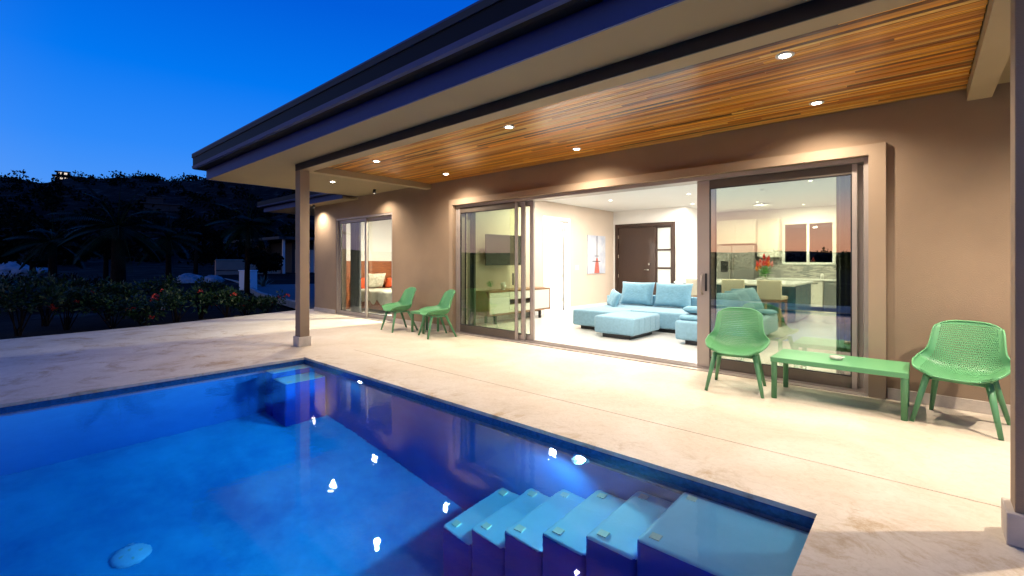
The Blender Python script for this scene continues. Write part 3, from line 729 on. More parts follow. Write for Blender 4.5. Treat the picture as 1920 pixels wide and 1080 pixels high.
for k in range(4): MB().box(-3.6449, -3.641, 7.4 + k * .22, 7.404 + k * .22, .10, .35).build('seam', 'sofa_blue', ott)
ch = thing('chaise_sofa', (-2.5, 8.5, 0), 'light blue chaise seen through the stile and the right glass door', 'sofa')
block('base', -3.03, -1.98, 7.42, 9.60, .075, SZ, 'sofa_blue', ch)
MB().box(-2.9, -2.1, 7.54, 9.46, 0, .0745).build('plinth', 'black_metal', ch)
block('seat_cushion', -2.99, -2.50, 7.50, 8.5, SZ, .47, 'sofa_cushion', ch, .035)
cushion('back_cushion', .62, .46, .24, T(-2.42, 8.10, .62, 62, -28), 'sofa_cushion', ch, 11)
cushion('back_cushion', .62, .48, .24, T(-2.40, 8.75, .63, 80, -30), 'sofa_cushion', ch, 12)
cushion('back_cushion', .62, .50, .24, T(-2.42, 9.3, .63, 70, -28), 'sofa_cushion', ch, 13)
tp = cushion('flat_pillow', .46, .40, .12, T(-2.78, 7.80, .54, 10, 82), 'sofa_cushion', None, 14); tag(tp, 'blue pillow lying flat on the chaise beside the door stile', 'pillow')
tp = cushion('flat_pillow', .40, .36, .09, T(-2.15, 9.35, .43, 20, 88), 'sofa_cushion', None, 15); tag(tp, 'thin blue pillow on the kitchen end of the chaise', 'pillow')

# media console, television, ornaments
con = thing('media_console', (-7.0, 8, 0), 'long walnut media console with cream doors against the left wall', 'console')
cx0, cx1, c0, c1 = XW + .02, -6.79, 6.92, 9.07
MB().box(cx0, cx1, c0, c1, .715 - .03, .715).box(cx0, cx1, c0, c1, .19, .22).box(cx0, cx1, c0, c0 + .03, .2205, .6845).box(cx0, cx1, c1 - .03, c1, .2205, .6845).box(cx0, cx0 + .015, c0 + .03, c1 - .03, .2205, .6845).build('carcass', 'walnut', con, .002)
for a, e in ((c0 + .04, c0 + .66), (c1 - .66, c1 - .04)): MB().box(cx1 - .03, cx1 - .004, a, e, .23, .675).build('door', 'cabinet_cream', con, .003)
MB().box(cx1 - .03, cx1 - .004, c0 + .67, c1 - .67, .51, .675).build('drawer', 'cabinet_cream', con, .003); MB().box(cx1 - .03, cx1 - .004, c0 + .67, c1 - .67, .23, .39).build('drawer', 'cabinet_cream', con, .003)
MB().box(cx0 + .016, cx1 - .05, c0 + .67, c1 - .67, .42, .435).build('shelf', 'dark_wood', con)
for yy in (c0 + .25, c1 - .35):
    MB().box(cx0 + .05, cx1 - .05, yy, yy + .05, .15, .189).box(cx1 - .10, cx1 - .05, yy, yy + .05, 0, .15).box(cx0 + .05, cx0 + .10, yy, yy + .05, 0, .15).build('leg', 'black_metal', con)
tv = thing('television', (XW, 7.7, 1.2), 'flat black television hung on the left living room wall', 'television')
tm = Matrix.Translation((-6.98, 7.62, 1.60)) @ Matrix.Rotation(R(-6), 4, 'Z')
MB().obox(tm, .035, 1.10, .68).build('bezel', 'black_metal', tv, .004)
MB().obox(tm @ Matrix.Translation((.0185, 0, 0.004)), .002, 1.07, .645).build('screen', 'screen', tv)
MB().box(XW + .001, -7.0, 7.5, 7.55, 1.45, 1.75).box(XW + .001, -7.0, 7.8, 7.85, 1.45, 1.75).build('wall_bracket', 'black_metal', tv)
def pot_plant(x, y, z, label):
    p = thing('potted_plant', (x, y, z), label, 'plant')
    MB().lathe([(.03, 0), (.038, .06), (.034, .07), (.001, .07)], (x, y, z), 14).build('pot', 'clear_glass', p, smooth=True)
    b = MB()
    for k in range(90):
        a = rnd.uniform(0, 6.28); r_ = rnd.uniform(.0, .085); zz = z + .09 + rnd.uniform(0, .10)
        m = Matrix.Translation((x + r_ * math.cos(a), y + r_ * math.sin(a), zz)) @ Matrix.Rotation(rnd.uniform(0, 6), 4, 'Z') @ Matrix.Rotation(rnd.uniform(-1, 1), 4, 'X')
        b.add([m @ Vector(q) for q in ((0, 0, 0), (.012, .02, 0), (0, .045, .006), (-.012, .02, 0))], [(0, 1, 2, 3)])
    b.build('leaves', 'pot_green', p)
pot_plant(-6.95, 7.12, .716, 'small bushy green plant in glass on the media console')
fg = thing('white_figurine', (-6.95, 7.55, .716), 'small white coral ornament on the media console', 'ornament')
b = MB()
for k in range(9):
    a = k * .7; b.tube([(-6.95, 7.55, .72), (-6.95 + .03 * math.cos(a), 7.55 + .03 * math.sin(a), .78), (-6.95 + .045 * math.cos(a + .5), 7.55 + .06 * math.sin(a + .5), .80 + .012 * k)], [.014, .016, .02], 7)
b.build('branches', 'porcelain', fg, smooth=True)
MB().lathe([(.04, 0), (.04, .012), (.001, .014)], (-6.95, 7.55, .716), 14).build('foot', 'porcelain', fg)
# painting and switch
pic = thing('painting', (XW, 11.9, 1.55), 'tall canvas with a pale sketched red tower on the living room wall', 'painting')
MB().box(XW + .002, XW + .035, 11.42, 12.40, .99, 2.11).build('canvas', 'canvas', pic, .003)
MB().box(XW + .0352, XW + .037, 11.90, 11.93, 1.45, 2.10).box(XW + .0352, XW + .037, 11.66, 12.10, 1.34, 1.36).box(XW + .0352, XW + .037, 11.80, 12.02, 1.50, 1.515).build('dark_strokes', 'ink', pic)
MB().add([(XW + .0365, 11.76, 1.0), (XW + .0365, 12.06, 1.0), (XW + .0365, 12.0, 1.32), (XW + .0365, 11.95, 1.45), (XW + .0365, 11.88, 1.45), (XW + .0365, 11.83, 1.32)], [(0, 1, 2, 3, 4, 5)]).build('red_strokes', 'ink_red', pic)
sw = thing('light_switch', (XW, 10.9, 1.17), 'white light switch plate beside the white door', 'switch')
MB().box(XW + .001, XW + .010, 10.82, 10.98, 1.11, 1.24).build('plate', 'white_paint', sw, .002)
for k in range(3): MB().box(XW + .0101, XW + .014, 10.84 + k * .045, 10.87 + k * .045, 1.14, 1.21).build('rocker', 'porcelain', sw)

# curtains bunched inside
def curtain(x0, x1, y, z1, mat, label, dy=.05, n=5):
    t = thing('curtain', ((x0 + x1) / 2, y, 0), label, 'curtain')
    k = 40; vs = []
    for z in (.03, z1):
        for i in range(k + 1):
            x = x0 + (x1 - x0) * i / k; vs.append((x, y + dy * math.sin(i / k * n * 2 * math.pi) * (1.0 if z < 1 else .8), z))
    b = MB().add(vs, [(i, i + 1, k + 2 + i, k + 1 + i) for i in range(k)])
    b.build('cloth', mat, t, smooth=True)
    MB().tube([(x0 - .05, y, z1 + .01), (x1 + .05, y, z1 + .01)], .012, 8).build('rod', 'aluminium', t)
curtain(-.72, -.43, WT + .16, 2.62, 'curtain_dark', 'dark curtain bunched at the right end of the big door')
curtain(-6.75, -6.52, WT + .16, 2.62, 'curtain_dark', 'dark curtain bunched at the left end of the big door', n=4)
curtain(-11.25, -10.72, WT + .16, 2.62, 'curtain_grey', 'grey curtain drawn aside behind the bedroom door')

# ================================================================== KITCHEN
isl = thing('kitchen_island', (-3.3, 12.5, 0), 'dark blue kitchen island with white stone top', 'island')
MB().box(-4.5, -2.06, 11.56, 13.42, .03, .82).build('body', 'island_blue', isl, .004)
for k in range(3): MB().box(-2.0595, -2.052, 11.60 + k * .61, 12.19 + k * .61, .10, .80).build('panel', 'island_blue', isl, .003)
MB().box(-4.55, -2.0, 11.10, 13.46, .8205, .862).build('worktop', 'quartz', isl, .004)
MB().box(-4.45, -2.10, 11.62, 13.36, 0, .0295).build('plinth', 'black_metal', isl)
cnt = thing('kitchen_counter', (-2, 15.2, 0), 'cream base cabinets with pale worktop under the kitchen window', 'cabinet')
for a, e in ((-3.66, -3.12), (-3.11, -2.57), (-2.56, -2.01), (-1.33, -.70), (-.69, -.07)):
    MB().box(a + .004, e - .004, 14.90, 14.93, .11, .81).build('door', 'cabinet_cream', cnt, .003)
    MB().box(a + .1, e - .1, 14.88, 14.892, .745, .757).build('handle', 'chrome', cnt)
MB().box(-3.66, -2.0, 14.931, 15.48, .10, .82).box(-1.34, -.06, 14.931, 15.48, .10, .82).build('carcass', 'cabinet_cream', cnt)
MB().box(-3.66, -.05, 14.87, 15.485, .8215, .862).build('worktop', 'quartz', cnt, .004)
MB().box(-3.64, -2.0, 14.98, 15.4, 0, .0995).box(-1.34, -.1, 14.98, 15.4, 0, .0995).build('plinth', 'black_metal', cnt)
dw = thing('dishwasher', (-1.66, 15.2, 0), 'stainless dishwasher under the counter right of the island', 'dishwasher')
MB().box(-1.985, -1.355, 14.90, 15.45, .10, .815).build('body', 'steel', dw, .006)
MB().tube([(-1.9, 14.885, .75), (-1.44, 14.885, .75)], .012, 8).build('handle', 'chrome', dw); MB().box(-1.97, -1.37, 14.96, 15.4, 0, .099).build('plinth', 'black_metal', dw)
fri = thing('refrigerator', (-4.2, 15.2, 0), 'stainless side by side refrigerator with water dispenser', 'refrigerator')
MB().box(-4.74, -3.70, 14.95, 15.48, .02, 1.83).build('cabinet', 'steel', fri, .004)
d1 = MB().box(-4.735, -4.315, 14.88, 14.945, .05, 1.825).build('door', 'steel', fri, .008); d2 = MB().box(-4.305, -3.705, 14.88, 14.945, .05, 1.825).build('door', 'steel', fri, .008)
MB().box(-4.63, -4.42, 14.873, 14.8795, 1.02, 1.36).build('dispenser', 'screen', d1)
for x in (-4.36, -4.26): MB().tube([(x, 14.84, .75), (x, 14.84, 1.55)], .014, 8).build('handle', 'chrome', fri)
wcab = thing('wall_cabinet', (-3.36, 15.3, 1.46), 'cream wall cabinets between the refrigerator and kitchen window', 'cabinet')
MB().box(-3.67, -3.11, 15.15, 15.484, 1.47, 2.6).build('carcass', 'cabinet_cream', wcab, .003)
for a in (-3.668, -3.388): MB().box(a, a + .276, 15.125, 15.149, 1.475, 2.595).build('door', 'cabinet_cream', wcab, .003)
wcab = thing('wall_cabinet', (-4.2, 15.2, 1.9), 'cream cabinet above the stainless refrigerator', 'cabinet')
MB().box(-4.76, -3.69, 14.95, 15.484, 1.88, 2.6).build('carcass', 'cabinet_cream', wcab, .003)
for a in (-4.755, -4.223): MB().box(a, a + .528, 14.925, 14.949, 1.885, 2.595).build('door', 'cabinet_cream', wcab, .003)
wcab = thing('wall_cabinet', (-1.2, 15.3, 1.46), 'cream wall cabinets right of the kitchen window', 'cabinet')
MB().box(-1.76, -.3, 15.15, 15.484, 1.47, 2.6).build('carcass', 'cabinet_cream', wcab, .003)
for a in (-1.758, -1.27, -.784): MB().box(a, a + .48, 15.125, 15.149, 1.475, 2.595).build('door', 'cabinet_cream', wcab, .003)
sp = thing('soap_bottle', (-1.95, 15.2, .863), 'small white soap bottle on the counter below the window', 'bottle')
MB().lathe([(.04, 0), (.042, .10), (.035, .13), (.012, .14), (.012, .16)], (-2.05, 15.1, .863), 14).build('body', 'porcelain', sp, smooth=True)
MB().tube([(-2.05, 15.1, 1.02), (-2.05, 15.1, 1.06), (-2.05, 15.04, 1.06)], .008, 6).build('pump', 'black_metal', sp)
# flower vase
fl = thing('flower_arrangement', (-2.85, 12.4, .863), 'red and orange tropical flowers in a vase on the island', 'flowers')
MB().lathe([(.05, 0), (.07, .05), (.06, .14), (.045, .17), (.001, .17)], (-2.85, 12.4, .863), 16).build('vase', 'porcelain', fl, smooth=True)
for k in range(13):
    a = k * 2.4; h = .30 + .33 * rnd.random(); rr = .05 + .16 * rnd.random()
    tipp = Vector((-2.85 + rr * math.cos(a), 12.4 + rr * math.sin(a), .863 + h))
    MB().tube([(-2.85, 12.4, 1.02), tuple(tipp)], .006, 5).build('stem', 'pot_green', fl)
    MB().tube([tuple(tipp - Vector((0, 0, .06))), tuple(tipp), tuple(tipp + Vector((.02 * math.cos(a), .02 * math.sin(a), .10)))], [.012, .042, .006], 7).build('bloom', ('flower_red', 'flower_orange', 'flower_red', 'flower_pink')[k % 4], fl, smooth=True)
b = MB()
for k in range(30):
    m = T(-2.85, 12.4, 1.04, rnd.uniform(0, 360), 0, 0) @ Matrix.Rotation(R(rnd.uniform(-60, 20)), 4, 'Y')
    b.add([m @ Vector(q) for q in ((0, 0, 0), (.10, .03, .0), (.22, 0, -.01), (.10, -.03, 0))], [(0, 1, 2, 3)])
b.build('leaves', 'pot_green', fl)
# bar stools
LOCAL = True
def make_stool(label):
    t = thing('bar_stool', (0, 0, 0), label, 'stool', 'cream bar stools along the island')
    o = MB().box(-.23, .23, -.17, .27, .545, .625).build('seat', 'stool_fabric', t, .03, True, 3)
    o = MB().obox(T(0, -.20, .76, 0, 5), .46, .075, .40).build('backrest', 'stool_fabric', t, .025, True, 3)
    for sx in (-1, 1):
        for sy, yy in ((-1, -.185), (1, .23)): MB().box(sx * .195 - .02, sx * .195 + .02, yy - .02, yy + .02, 0, .545).build('leg', 'stool_wood', t, .003)
    MB().box(-.175, .175, -.197, -.173, .19, .23).box(-.175, .175, .218, .242, .19, .23).box(-.207, -.183, -.165, .21, .19, .23).box(.183, .207, -.165, .21, .19, .23).build('foot_rail', 'stool_wood', t)
    MB().box(-.175, .175, -.197, -.173, .49, .544).box(-.175, .175, .218, .242, .49, .544).build('seat_rail', 'stool_wood', t)
    return t
st = None
for x, y, rz_, lab in ((-2.36, 10.92, -4, 'cream bar stool nearest the right end of the island'), (-3.10, 10.95, 3, 'middle cream bar stool behind the blue cushions'), (-3.88, 10.95, 0, 'leftmost cream bar stool, half hidden behind the door stile')):
    c = make_stool(lab) if st is None else copy_tree(st); st = st or c
    c.location = (x, y, 0); c.rotation_euler = (0, 0, R(rz_)); c['label'] = lab
LOCAL = False
sd = thing('ceiling_sensor', (-2.54, 10.95, 2.86), 'small round smoke detector on the living room ceiling', 'detector')
MB().lathe([(.001, -.045), (.05, -.04), (.065, -.01), (.065, 0)], (-2.54, 10.95, ZC - .001), 20).build('cap', 'white_paint', sd, smooth=True)
cl = thing('ceiling_lamp', (-3.18, 13.66, 2.8), 'flat round white ceiling lamp above the island', 'lamp')
MB().lathe([(.001, -.09), (.20, -.085), (.24, -.06), (.24, -.05), (.05, -.04), (.05, 0)], (-3.18, 13.66, ZC - .001), 28).build('shade', 'white_paint', cl, smooth=True)

# ================================================================== BEDROOM
bed = thing('bed', (-11.2, 7.6, 0), 'double bed with red wood headboard and cream bedding', 'bed')
MB().box(-12.17, -12.11, 6.55, 8.75, .0, 1.36).build('headboard', 'red_wood', bed, .006)
for z in (.45, .9): MB().box(-12.1095, -12.108, 6.55, 8.75, z, z + .006).build('groove', 'dark_wood', bed)
MB().box(-12.10, -10.1, 6.86, 8.6, .06, .30).build('base', 'red_wood', bed, .006)
block('mattress', -12.10, -10.08, 6.84, 8.62, .301, .56, 'linen', bed, .06)
# bedspread hanging over the side
vs = []; n = 40
for j in range(7):
    for i in range(n + 1):
        x = -12.0 + 1.95 * i / n; dr = .30 + .05 * math.sin(i * .7) + .06 * noise.noise((i * .3, 1, 2)) + (.25 * max(0, (i - 30) / 10))
        y0 = (7.2, 6.95, 6.84, 6.815, 6.80, 6.79, 6.785)[j]; z0 = (.575, .575, .555, .50, .56 - dr * .5, .56 - dr * .8, .56 - dr)[j]
        vs.append((x, y0 + .012 * math.sin(i * .9) * (j > 2), max(.08, z0)))
MB().add(vs, [(j * (n + 1) + i, j * (n + 1) + i + 1, (j + 1) * (n + 1) + i + 1, (j + 1) * (n + 1) + i) for j in range(6) for i in range(n)]).build('bedspread', 'linen', bed, smooth=True)
for nm, w_, h_, d_, mt, mat, lab in (('bed_pillow', .62, .46, .18, T(-11.80, 7.35, .80, 90, 24), 'pillow_cream', 'patterned cream pillow propped against the headboard'),
                                   ('bed_pillow', .62, .46, .18, T(-11.80, 8.45, .80, 90, 24), 'porcelain', 'white pillow at the far side of the bed'),
                                   ('bed_pillow', .34, .34, .2, T(-11.85, 6.95, .73, 90, 20), 'orange_fabric', 'orange cushion near the curtain on the bed'),
                                   ('bed_pillow', .40, .30, .2, T(-11.86, 7.95, .72, 90, 20), 'orange_fabric', 'orange cushion between two pillows on the bed')):
    o = cushion(nm, w_, h_, d_, mt, mat, None, len(lab)); tag(o, lab, 'pillow')

# ================================================================== GARDEN
def leaf_quad(b, p, d, up, ln, wd):
    d = d.normalized(); s = d.cross(up)
    if s.length < 1e-3: s = Vector((1, 0, 0))
    s = s.normalized() * wd
    b.add([p, p + d * ln * .5 + s, p + d * ln, p + d * ln * .5 - s], [(0, 1, 2, 3)])
def rv(): return Vector((rnd.gauss(0, 1), rnd.gauss(0, 1), rnd.gauss(0, 1))).normalized()
LOCAL = True
def shrub_meshes(h, r_, n, mat, seed):
    st_ = MB(); lv = MB(); tips = []
    for k in range(9):
        a = rnd.uniform(0, 6.28); q = rnd.uniform(.2, .9) * r_
        p0 = (rnd.uniform(-.06, .06), rnd.uniform(-.06, .06), -.05); p1 = (q * .5 * math.cos(a), q * .5 * math.sin(a), h * .5); p2 = (q * math.cos(a), q * math.sin(a), h * rnd.uniform(.65, 1))
        st_.tube([p0, p1, p2], [.014, .010, .005], 5); tips.append((Vector(p0), Vector(p1), Vector(p2)))
    cl_ = []
    for k in range(30):
        t3 = rnd.choice(tips); f_ = rnd.uniform(.35, 1); p = t3[1].lerp(t3[2], f_) if f_ > .3 else t3[0].lerp(t3[1], f_)
        cl_.append((p + rv() * .12 * r_, rnd.uniform(.10, .24) * r_ + .05))
    for k in range(n):
        c, rr = rnd.choice(cl_); d = rv(); p = c + d * rr * rnd.random() ** .4; p.z = max(p.z, .03)
        leaf_quad(lv, p, (d + rv() * .6 + Vector((0, 0, .3))), rv(), rnd.uniform(.06, .12), rnd.uniform(.015, .028))
    return st_.mesh('stems', 'bark'), lv.mesh('foliage', mat), [c for c, _ in cl_]
def bloom_mesh():
    b = MB()
    for k in range(26):
        d = rv(); d.z = abs(d.z); leaf_quad(b, d * .035, d + rv() * .3, rv(), .05, .016)
    return b.mesh('flower', 'flower_red')
bl_me = bloom_mesh()
var = [shrub_meshes(.75, .62, 900, 'leaf', 1), shrub_meshes(1.0, .6, 1100, 'leaf', 2), shrub_meshes(.55, .6, 800, 'leaf', 3)]
shr = [(-13.2, .35, 1, 1.1), (-13.5, 1.05, 1, .95), (-13.15, 1.75, 0, .9), (-13.4, 2.35, 2, 1.1), (-13.3, 2.95, 0, 1), (-13.6, 3.5, 1, .8), (-13.5, 4.05, 0, .95), (-13.75, 4.6, 2, 1), (-13.9, 5.2, 2, .9), (-14.7, .8, 1, 1.2), (-15.0, 1.9, 1, 1.0), (-15.1, 3.0, 1, 1.05), (-15.2, 4.0, 1, .95)]
words = ['first', 'second', 'third', 'fourth', 'fifth', 'sixth', 'seventh', 'eighth', 'ninth']
for i, (x, y, k, sc) in enumerate(shr):
    lab = f'dark green flowering shrub along the patio edge, {words[i]} from the left in the front row' if i < 9 else f'taller dark shrub in the back row of the bed, {words[i - 9]} from the left'
    t = thing('flowering_shrub', (x, y, -.14), lab, 'shrub', 'flowering shrubs beside the patio', rnd.uniform(0, 6.28))
    t.scale = (sc, sc, sc); link('stems', var[k][0], t); link('foliage', var[k][1], t)
    if i < 9:
        for q in range(3 if i % 2 else 4):
            o = link('flower', bl_me, t); c = rnd.choice(var[k][2]); o.location = c + Vector((rnd.uniform(-.2, .2), rnd.uniform(-.2, .2), rnd.uniform(-.1, .1))); o.scale = [rnd.uniform(.8, 1.3)] * 3
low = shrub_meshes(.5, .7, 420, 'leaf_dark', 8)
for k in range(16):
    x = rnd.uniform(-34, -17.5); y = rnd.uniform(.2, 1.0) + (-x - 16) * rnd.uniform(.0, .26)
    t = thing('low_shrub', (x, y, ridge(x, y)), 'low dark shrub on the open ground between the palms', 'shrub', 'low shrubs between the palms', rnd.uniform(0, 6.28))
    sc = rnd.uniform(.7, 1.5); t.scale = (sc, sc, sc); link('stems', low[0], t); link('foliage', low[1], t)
def palm(x, y, z, h, rt, nf, lf_, label, lean=0.):
    t = thing('palm_tree', (x, y, z), label, 'palm tree', 'palms in the dark garden')
    pts = [(lean * (k / 5) ** 2, 0, -.1 + h * k / 5) for k in range(6)]
    MB().tube(pts, [rt * (1.25 - .45 * k / 5) for k in range(6)], 12).build('trunk', 'bark', t, smooth=True)
    top = Vector(pts[-1])
    for k in range(nf):
        b = MB(); a = k * 2.39996 + rnd.uniform(-.2, .2); el = R(75 - 105 * k / nf + rnd.uniform(-8, 8)); L_ = lf_ * rnd.uniform(.8, 1.05)
        dirh = Vector((math.cos(a), math.sin(a), 0)); p = top.copy(); d = dirh * math.cos(el) + Vector((0, 0, math.sin(el))); pts_ = [p.copy()]
        for s in range(9):
            p = p + d * L_ / 9; d = (d + Vector((0, 0, -.13))).normalized(); pts_.append(p.copy())
        b.tube(pts_, [.022 * (1 - s / 11) for s in range(10)], 4)
        side = dirh.cross(Vector((0, 0, 1)))
        for s in range(2, 36):
            f_ = s / 36 * 9; i = min(int(f_), 8); q = pts_[i].lerp(pts_[i + 1], f_ - i); tang = (pts_[i + 1] - pts_[i]).normalized()
            for sg in (-1, 1):
                ln = lf_ * .30 * math.sin(math.pi * (.12 + .85 * s / 36)) + .05
                leaf_quad(b, q, side * sg * .8 + tang * .55 + Vector((0, 0, -.35)), Vector((0, 0, 1)), ln, .017)
        b.build('frond', 'palm_leaf', t)
palm(-19.9, 2.8, -.15, 2.7, .19, 22, 1.9, 'thick trunked dark palm, biggest in the garden')
palm(-15.9, 5.35, -.15, 2.75, .075, 16, 1.25, 'slender palm nearest the veranda column', .12)
palm(-22.7, 4.75, -.12, 2.5, .10, 16, 1.5, 'thin palm between the two nearer palms')
palm(-25.3, 1.6, -.1, 2.3, .13, 16, 1.7, 'dark palm at the left of the garden behind the boulder plants')
def agave(x, y, z, s, label):
    t = thing('agave', (x, y, z), label, 'plant'); t.scale = (s, s, s)
    for k in range(26):
        b = MB(); a = k * 2.39996; el = R(80 - 65 * k / 26); d = Vector((math.cos(a) * math.cos(el), math.sin(a) * math.cos(el), math.sin(el))); sd_ = Vector((-math.sin(a), math.cos(a), 0)); L_ = .75
        m1 = d * L_ * .45; n_ = d.cross(sd_) * .015
        b.add([sd_ * .03, -sd_ * .03, m1 + sd_ * .035 - n_, m1 - sd_ * .035 - n_, d * L_ + Vector((0, 0, -.05))], [(0, 1, 3, 2), (2, 3, 4)])
        b.build('leaf', 'agave', t)
agave(-27, 9.9, -.06, 1.0, 'spiky agave beside the pale driveway')
LOCAL = False
# bed soil, driveway and kerb
bs = poly_slab([(-11.3, -5), (-11.7, -1.6), (-11.98, .1), (-12.2, 2.4), (-12.8, 4.68), (-13.0, 5.6), (-14.9, 5.6), (-16.2, 3), (-16.4, 0), (-16, -5)], -.3, -.10).build('planting_bed', 'soil'); tag(bs, kind='structure')
dv = poly_slab([(-13.4, 6.2), (-20, 7.3), (-31, 10.2), (-44, 12.5), (-44, 19), (-30, 20), (-13.4, 12)], -.3, -.02).build('driveway', 'driveway'); tag(dv, kind='structure')
kb = MB()
pts = [(-13.4, 6.1), (-20, 7.2), (-31, 10.1), (-44, 12.4)]
for (xa, ya), (xb, yb) in zip(pts, pts[1:]):
    d = Vector((xb - xa, yb - ya, 0)); m = Matrix.Translation(((xa + xb) / 2, (ya + yb) / 2, .0)) @ Matrix.Rotation(math.atan2(d.y, d.x), 4, 'Z'); kb.obox(m, d.length, .16, .2)
tag(kb.build('kerb', 'kerb'), kind='structure')
ut = thing('utility_cabinet', (-24.5, 8.15, -.1), 'white utility cabinet standing beside the driveway', 'cabinet')
MB().obox(T(-24.5, 8.3, .42, 20), .75, .40, .94).build('body', 'white_paint', ut, .02); MB().obox(T(-24.5, 8.3, .90, 20), .80, .45, .05).build('lid', 'white_paint', ut, .01)
MB().obox(T(-24.35, 8.11, .42, 20), .015, .02, .8).build('door_seam', 'black_metal', ut)
bo = thing('bollard', (-17.4, 3.5, -.14), 'short white bollard among the shrubs', 'bollard')
MB().lathe([(.05, 0), (.05, .62), (.042, .66), (.001, .67)], (-17.4, 3.5, -.14), 14).build('post', 'white_paint', bo, smooth=True)
MB().lathe([(.052, .50), (.056, .50), (.056, .55), (.052, .55)], (-17.4, 3.5, -.14), 14).build('band', 'aluminium', bo)
def rock(x, y, z, sx, sy, sz, seed, label):
    me = bpy.data.meshes.new('boulder'); bm = bmesh.new(); bmesh.ops.create_icosphere(bm, subdivisions=4, radius=1)
    for v in bm.verts:
        k = 1 + .35 * noise.noise(v.co * 1.3 + Vector((seed, 0, 0))) + .12 * noise.noise(v.co * 4 + Vector((seed, 3, 0)))
        v.co = Vector((v.co.x * k * sx, v.co.y * k * sy, max(v.co.z * k, -.35) * sz))
    bm.to_mesh(me); bm.free(); me.materials.append(M['rock']); o = link('boulder', me); o.location = (x, y, z); return tag(o, label, 'boulder', 'boulders in the garden')
rock(-46, .9, .35, 1.4, 2.0, .85, 1, 'big pale boulder at the far left of the garden')
rock(-46, -1.2, .3, .9, 1.2, .6, 4, 'smaller pale boulder left of the big boulder')
rock(-34, 8.2, .05, .7, .8, .5, 6, 'rounded boulder in front of the tan wall')
rock(-33.5, 9.3, .05, .6, .6, .42, 9, 'low boulder beside the white cabinet')
# neighbour's house, wall, hillside villas
nb = thing('neighbour_house', (-48, 21, .3), 'dark neighbouring house with carport posts behind the driveway', 'house')
MB().box(-58, -46, 19.5, 30, .1, 3.2).build('wall', 'dark_wall', nb)
MB().box(-60, -44, 17.5, 31, 3.4, 3.65).build('roof', 'roofing', nb)
for y in (18, 21, 24.5): MB().box(-44.6, -44.4, y, y + .2, .1, 3.4).build('post', 'garage_panel', nb)
for k in range(4): MB().box(-45.99, -45.93, 19.8 + k * .52, 20.28 + k * .52, .2, 2.5).build('garage_panel', 'garage_panel', nb)
for y in (23, 24.6, 26.5):
    f = MB().box(-45.99, -45.9, y, y + 1.1, 1.1, 2.3).build('window', 'white_paint', nb); MB().box(-45.895, -45.88, y + .08, y + 1.02, 1.18, 2.22).build('pane', 'far_window', f)
MB().box(-46.5, -44.5, 25, 29, 3.66, 3.9).build('roof_tank_base', 'white_paint', nb)
gw = thing('garden_wall', (-45, 16, .2), 'low tan garden wall beyond the driveway', 'wall')
MB().box(-45.2, -44.9, 12.7, 18.0, .1, 1.45).build('wall', 'tan_wall', gw); MB().box(-45.25, -44.85, 12.65, 18.05, 1.4505, 1.52).build('coping', 'kerb', gw)
MB().box(-44.899, -44.85, 12.7, 18.0, .55, .60).build('band', 'dark_wall', gw)
def villa(x, y, s, label, lit, n=6):
    z = ridge(x, y) - 1
    v = thing('hillside_villa', (x, y, z), label, 'house', 'villas along the ridge')
    rot = Matrix.Translation((x, y, z)) @ Matrix.Rotation(math.atan2(y, x), 4, 'Z')
    MB().obox(rot @ Matrix.Translation((0, 0, 2.6 * s)), 9 * s, 15 * s, 4.5 * s).build('wall', 'dark_wall', v)
    MB().obox(rot @ Matrix.Translation((0, 0, 5.0 * s)), 11 * s, 18 * s, .5 * s).build('roof', 'roofing', v)
    MB().obox(rot @ Matrix.Translation((0, 3 * s, 6.6 * s)), 6 * s, 7 * s, 2.8 * s).build('upper_wall', 'dark_wall', v)
    MB().obox(rot @ Matrix.Translation((0, 3 * s, 8.2 * s)), 7 * s, 9 * s, .4 * s).build('upper_roof', 'roofing', v)
    for k in range(n):
        MB().obox(rot @ Matrix.Translation((-4.52 * s, (-6.3 + k * 2.5) * s, 2.9 * s)), .06, 1.5 * s, 1.6 * s).build('window', 'hill_window' if k in lit else 'dark_wall', v)
    for k in range(2):
        MB().obox(rot @ Matrix.Translation((-3.02 * s, (1.3 + k * 3) * s, 6.7 * s)), .06, 1.8 * s, 1.5 * s).build('window', 'hill_window' if 10 + k in lit else 'dark_wall', v)
villa(-249, 20, .5, 'lit villa standing on top of the hill', (0, 1, 3, 4, 5, 10, 11))
villa(-190, 62, .6, 'dim villa on the hillside below the ridge', ())
villa(-150, 30, .5, 'dark villa low on the hillside behind the palms', ())
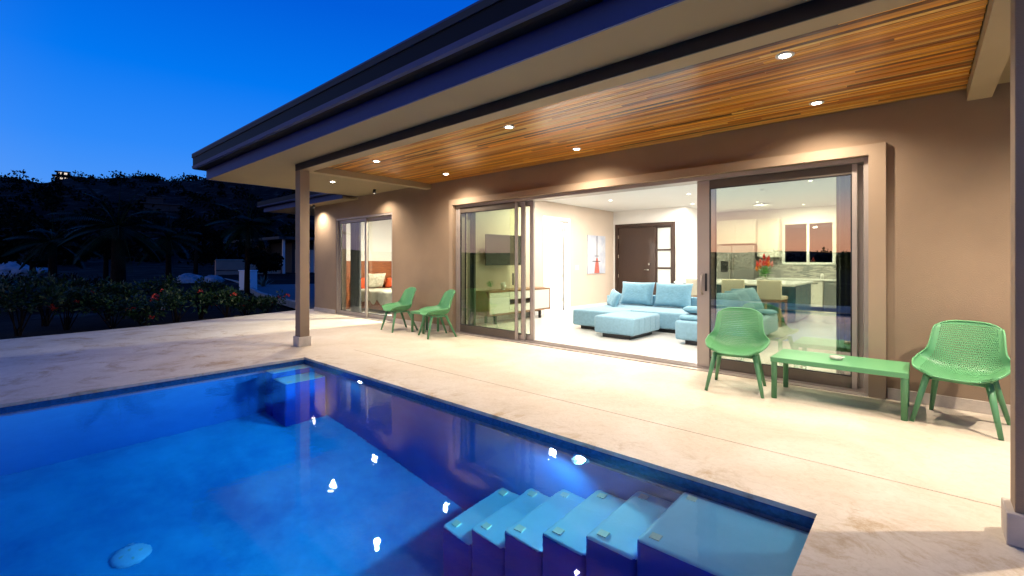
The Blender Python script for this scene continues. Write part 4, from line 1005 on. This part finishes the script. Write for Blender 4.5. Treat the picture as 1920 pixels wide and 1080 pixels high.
# woodland: clumped leaf masses along the ridge, down the slope and behind the viewer (seen in the glass)
def clump(b, p, r_, n, sz):
    for k in range(n):
        d = rv(); q = Vector(p) + Vector((d.x, d.y, d.z * .8)) * r_ * rnd.random() ** .35
        leaf_quad(b, q, rv(), rv(), sz * rnd.uniform(.6, 1.3), sz * .38)
wd = MB()
for k in range(1000):
    az = R(rnd.uniform(-12, 66)); d = rnd.choice((rnd.uniform(75, 150), rnd.uniform(120, 240), rnd.uniform(235, 262)))
    x, y = -d * math.cos(az), d * math.sin(az)
    if abs(x + 249) < 14 and abs(y - 20) < 16: continue
    s = rnd.uniform(1.2, 2.6); clump(wd, (x, y, ridge(x, y) + s * .45), s, 60, .85)
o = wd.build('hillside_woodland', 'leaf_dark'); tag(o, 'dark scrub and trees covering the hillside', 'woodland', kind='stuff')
wd = MB()
for k in range(260):
    x = rnd.uniform(-70, 45); y = rnd.uniform(-62, -48); s = rnd.uniform(.9, 1.7)
    base = ridge(x, y); hh = .9 + 1.0 * noise.noise((x * .09, 2, 5)) + rnd.uniform(-.8, .5)
    clump(wd, (x, y, base + max(.3, hh)), s, 90, .45)
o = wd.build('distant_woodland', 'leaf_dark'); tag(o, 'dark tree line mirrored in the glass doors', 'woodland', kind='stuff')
# trees round the neighbour's house
LOCAL = False
for x, y, h, lab in ((-38, 9.5, 4.2, 'dark bushy tree left of the tan wall'), (-40, 5.0, 4.6, 'dark bushy tree behind the thick palm'), (-36, 1.5, 3.6, 'dark bushy tree at the left behind the small palm'), (-52, 17.5, 5.0, 'dark bushy tree above the tan wall'), (-33, 12.2, 2.2, 'low dark bush beside the driveway')):
    t = thing('broadleaf_tree', (x, y, .1), lab, 'tree', 'dark trees in the neighbouring garden')
    MB().tube([(x, y, -.2), (x + .1, y, h * .35), (x - .1, y + .1, h * .7)], [.16, .12, .06], 8).build('trunk', 'bark', t, smooth=True)
    b = MB()
    for k in range(16):
        d = rv(); clump(b, (x + d.x * h * .36, y + d.y * h * .36, h * .66 + d.z * h * .27), h * rnd.uniform(.12, .2), 90, .26)
    b.build('crown', 'leaf_dark', t)

# light refracted through the pool's surface reaches the basin
for o in bpy.data.objects:
    r = o
    while r.parent: r = r.parent
    if r.name in ('swimming_pool', 'drain_cover') and o.type == 'MESH': o.cycles.is_caustics_receiver = True
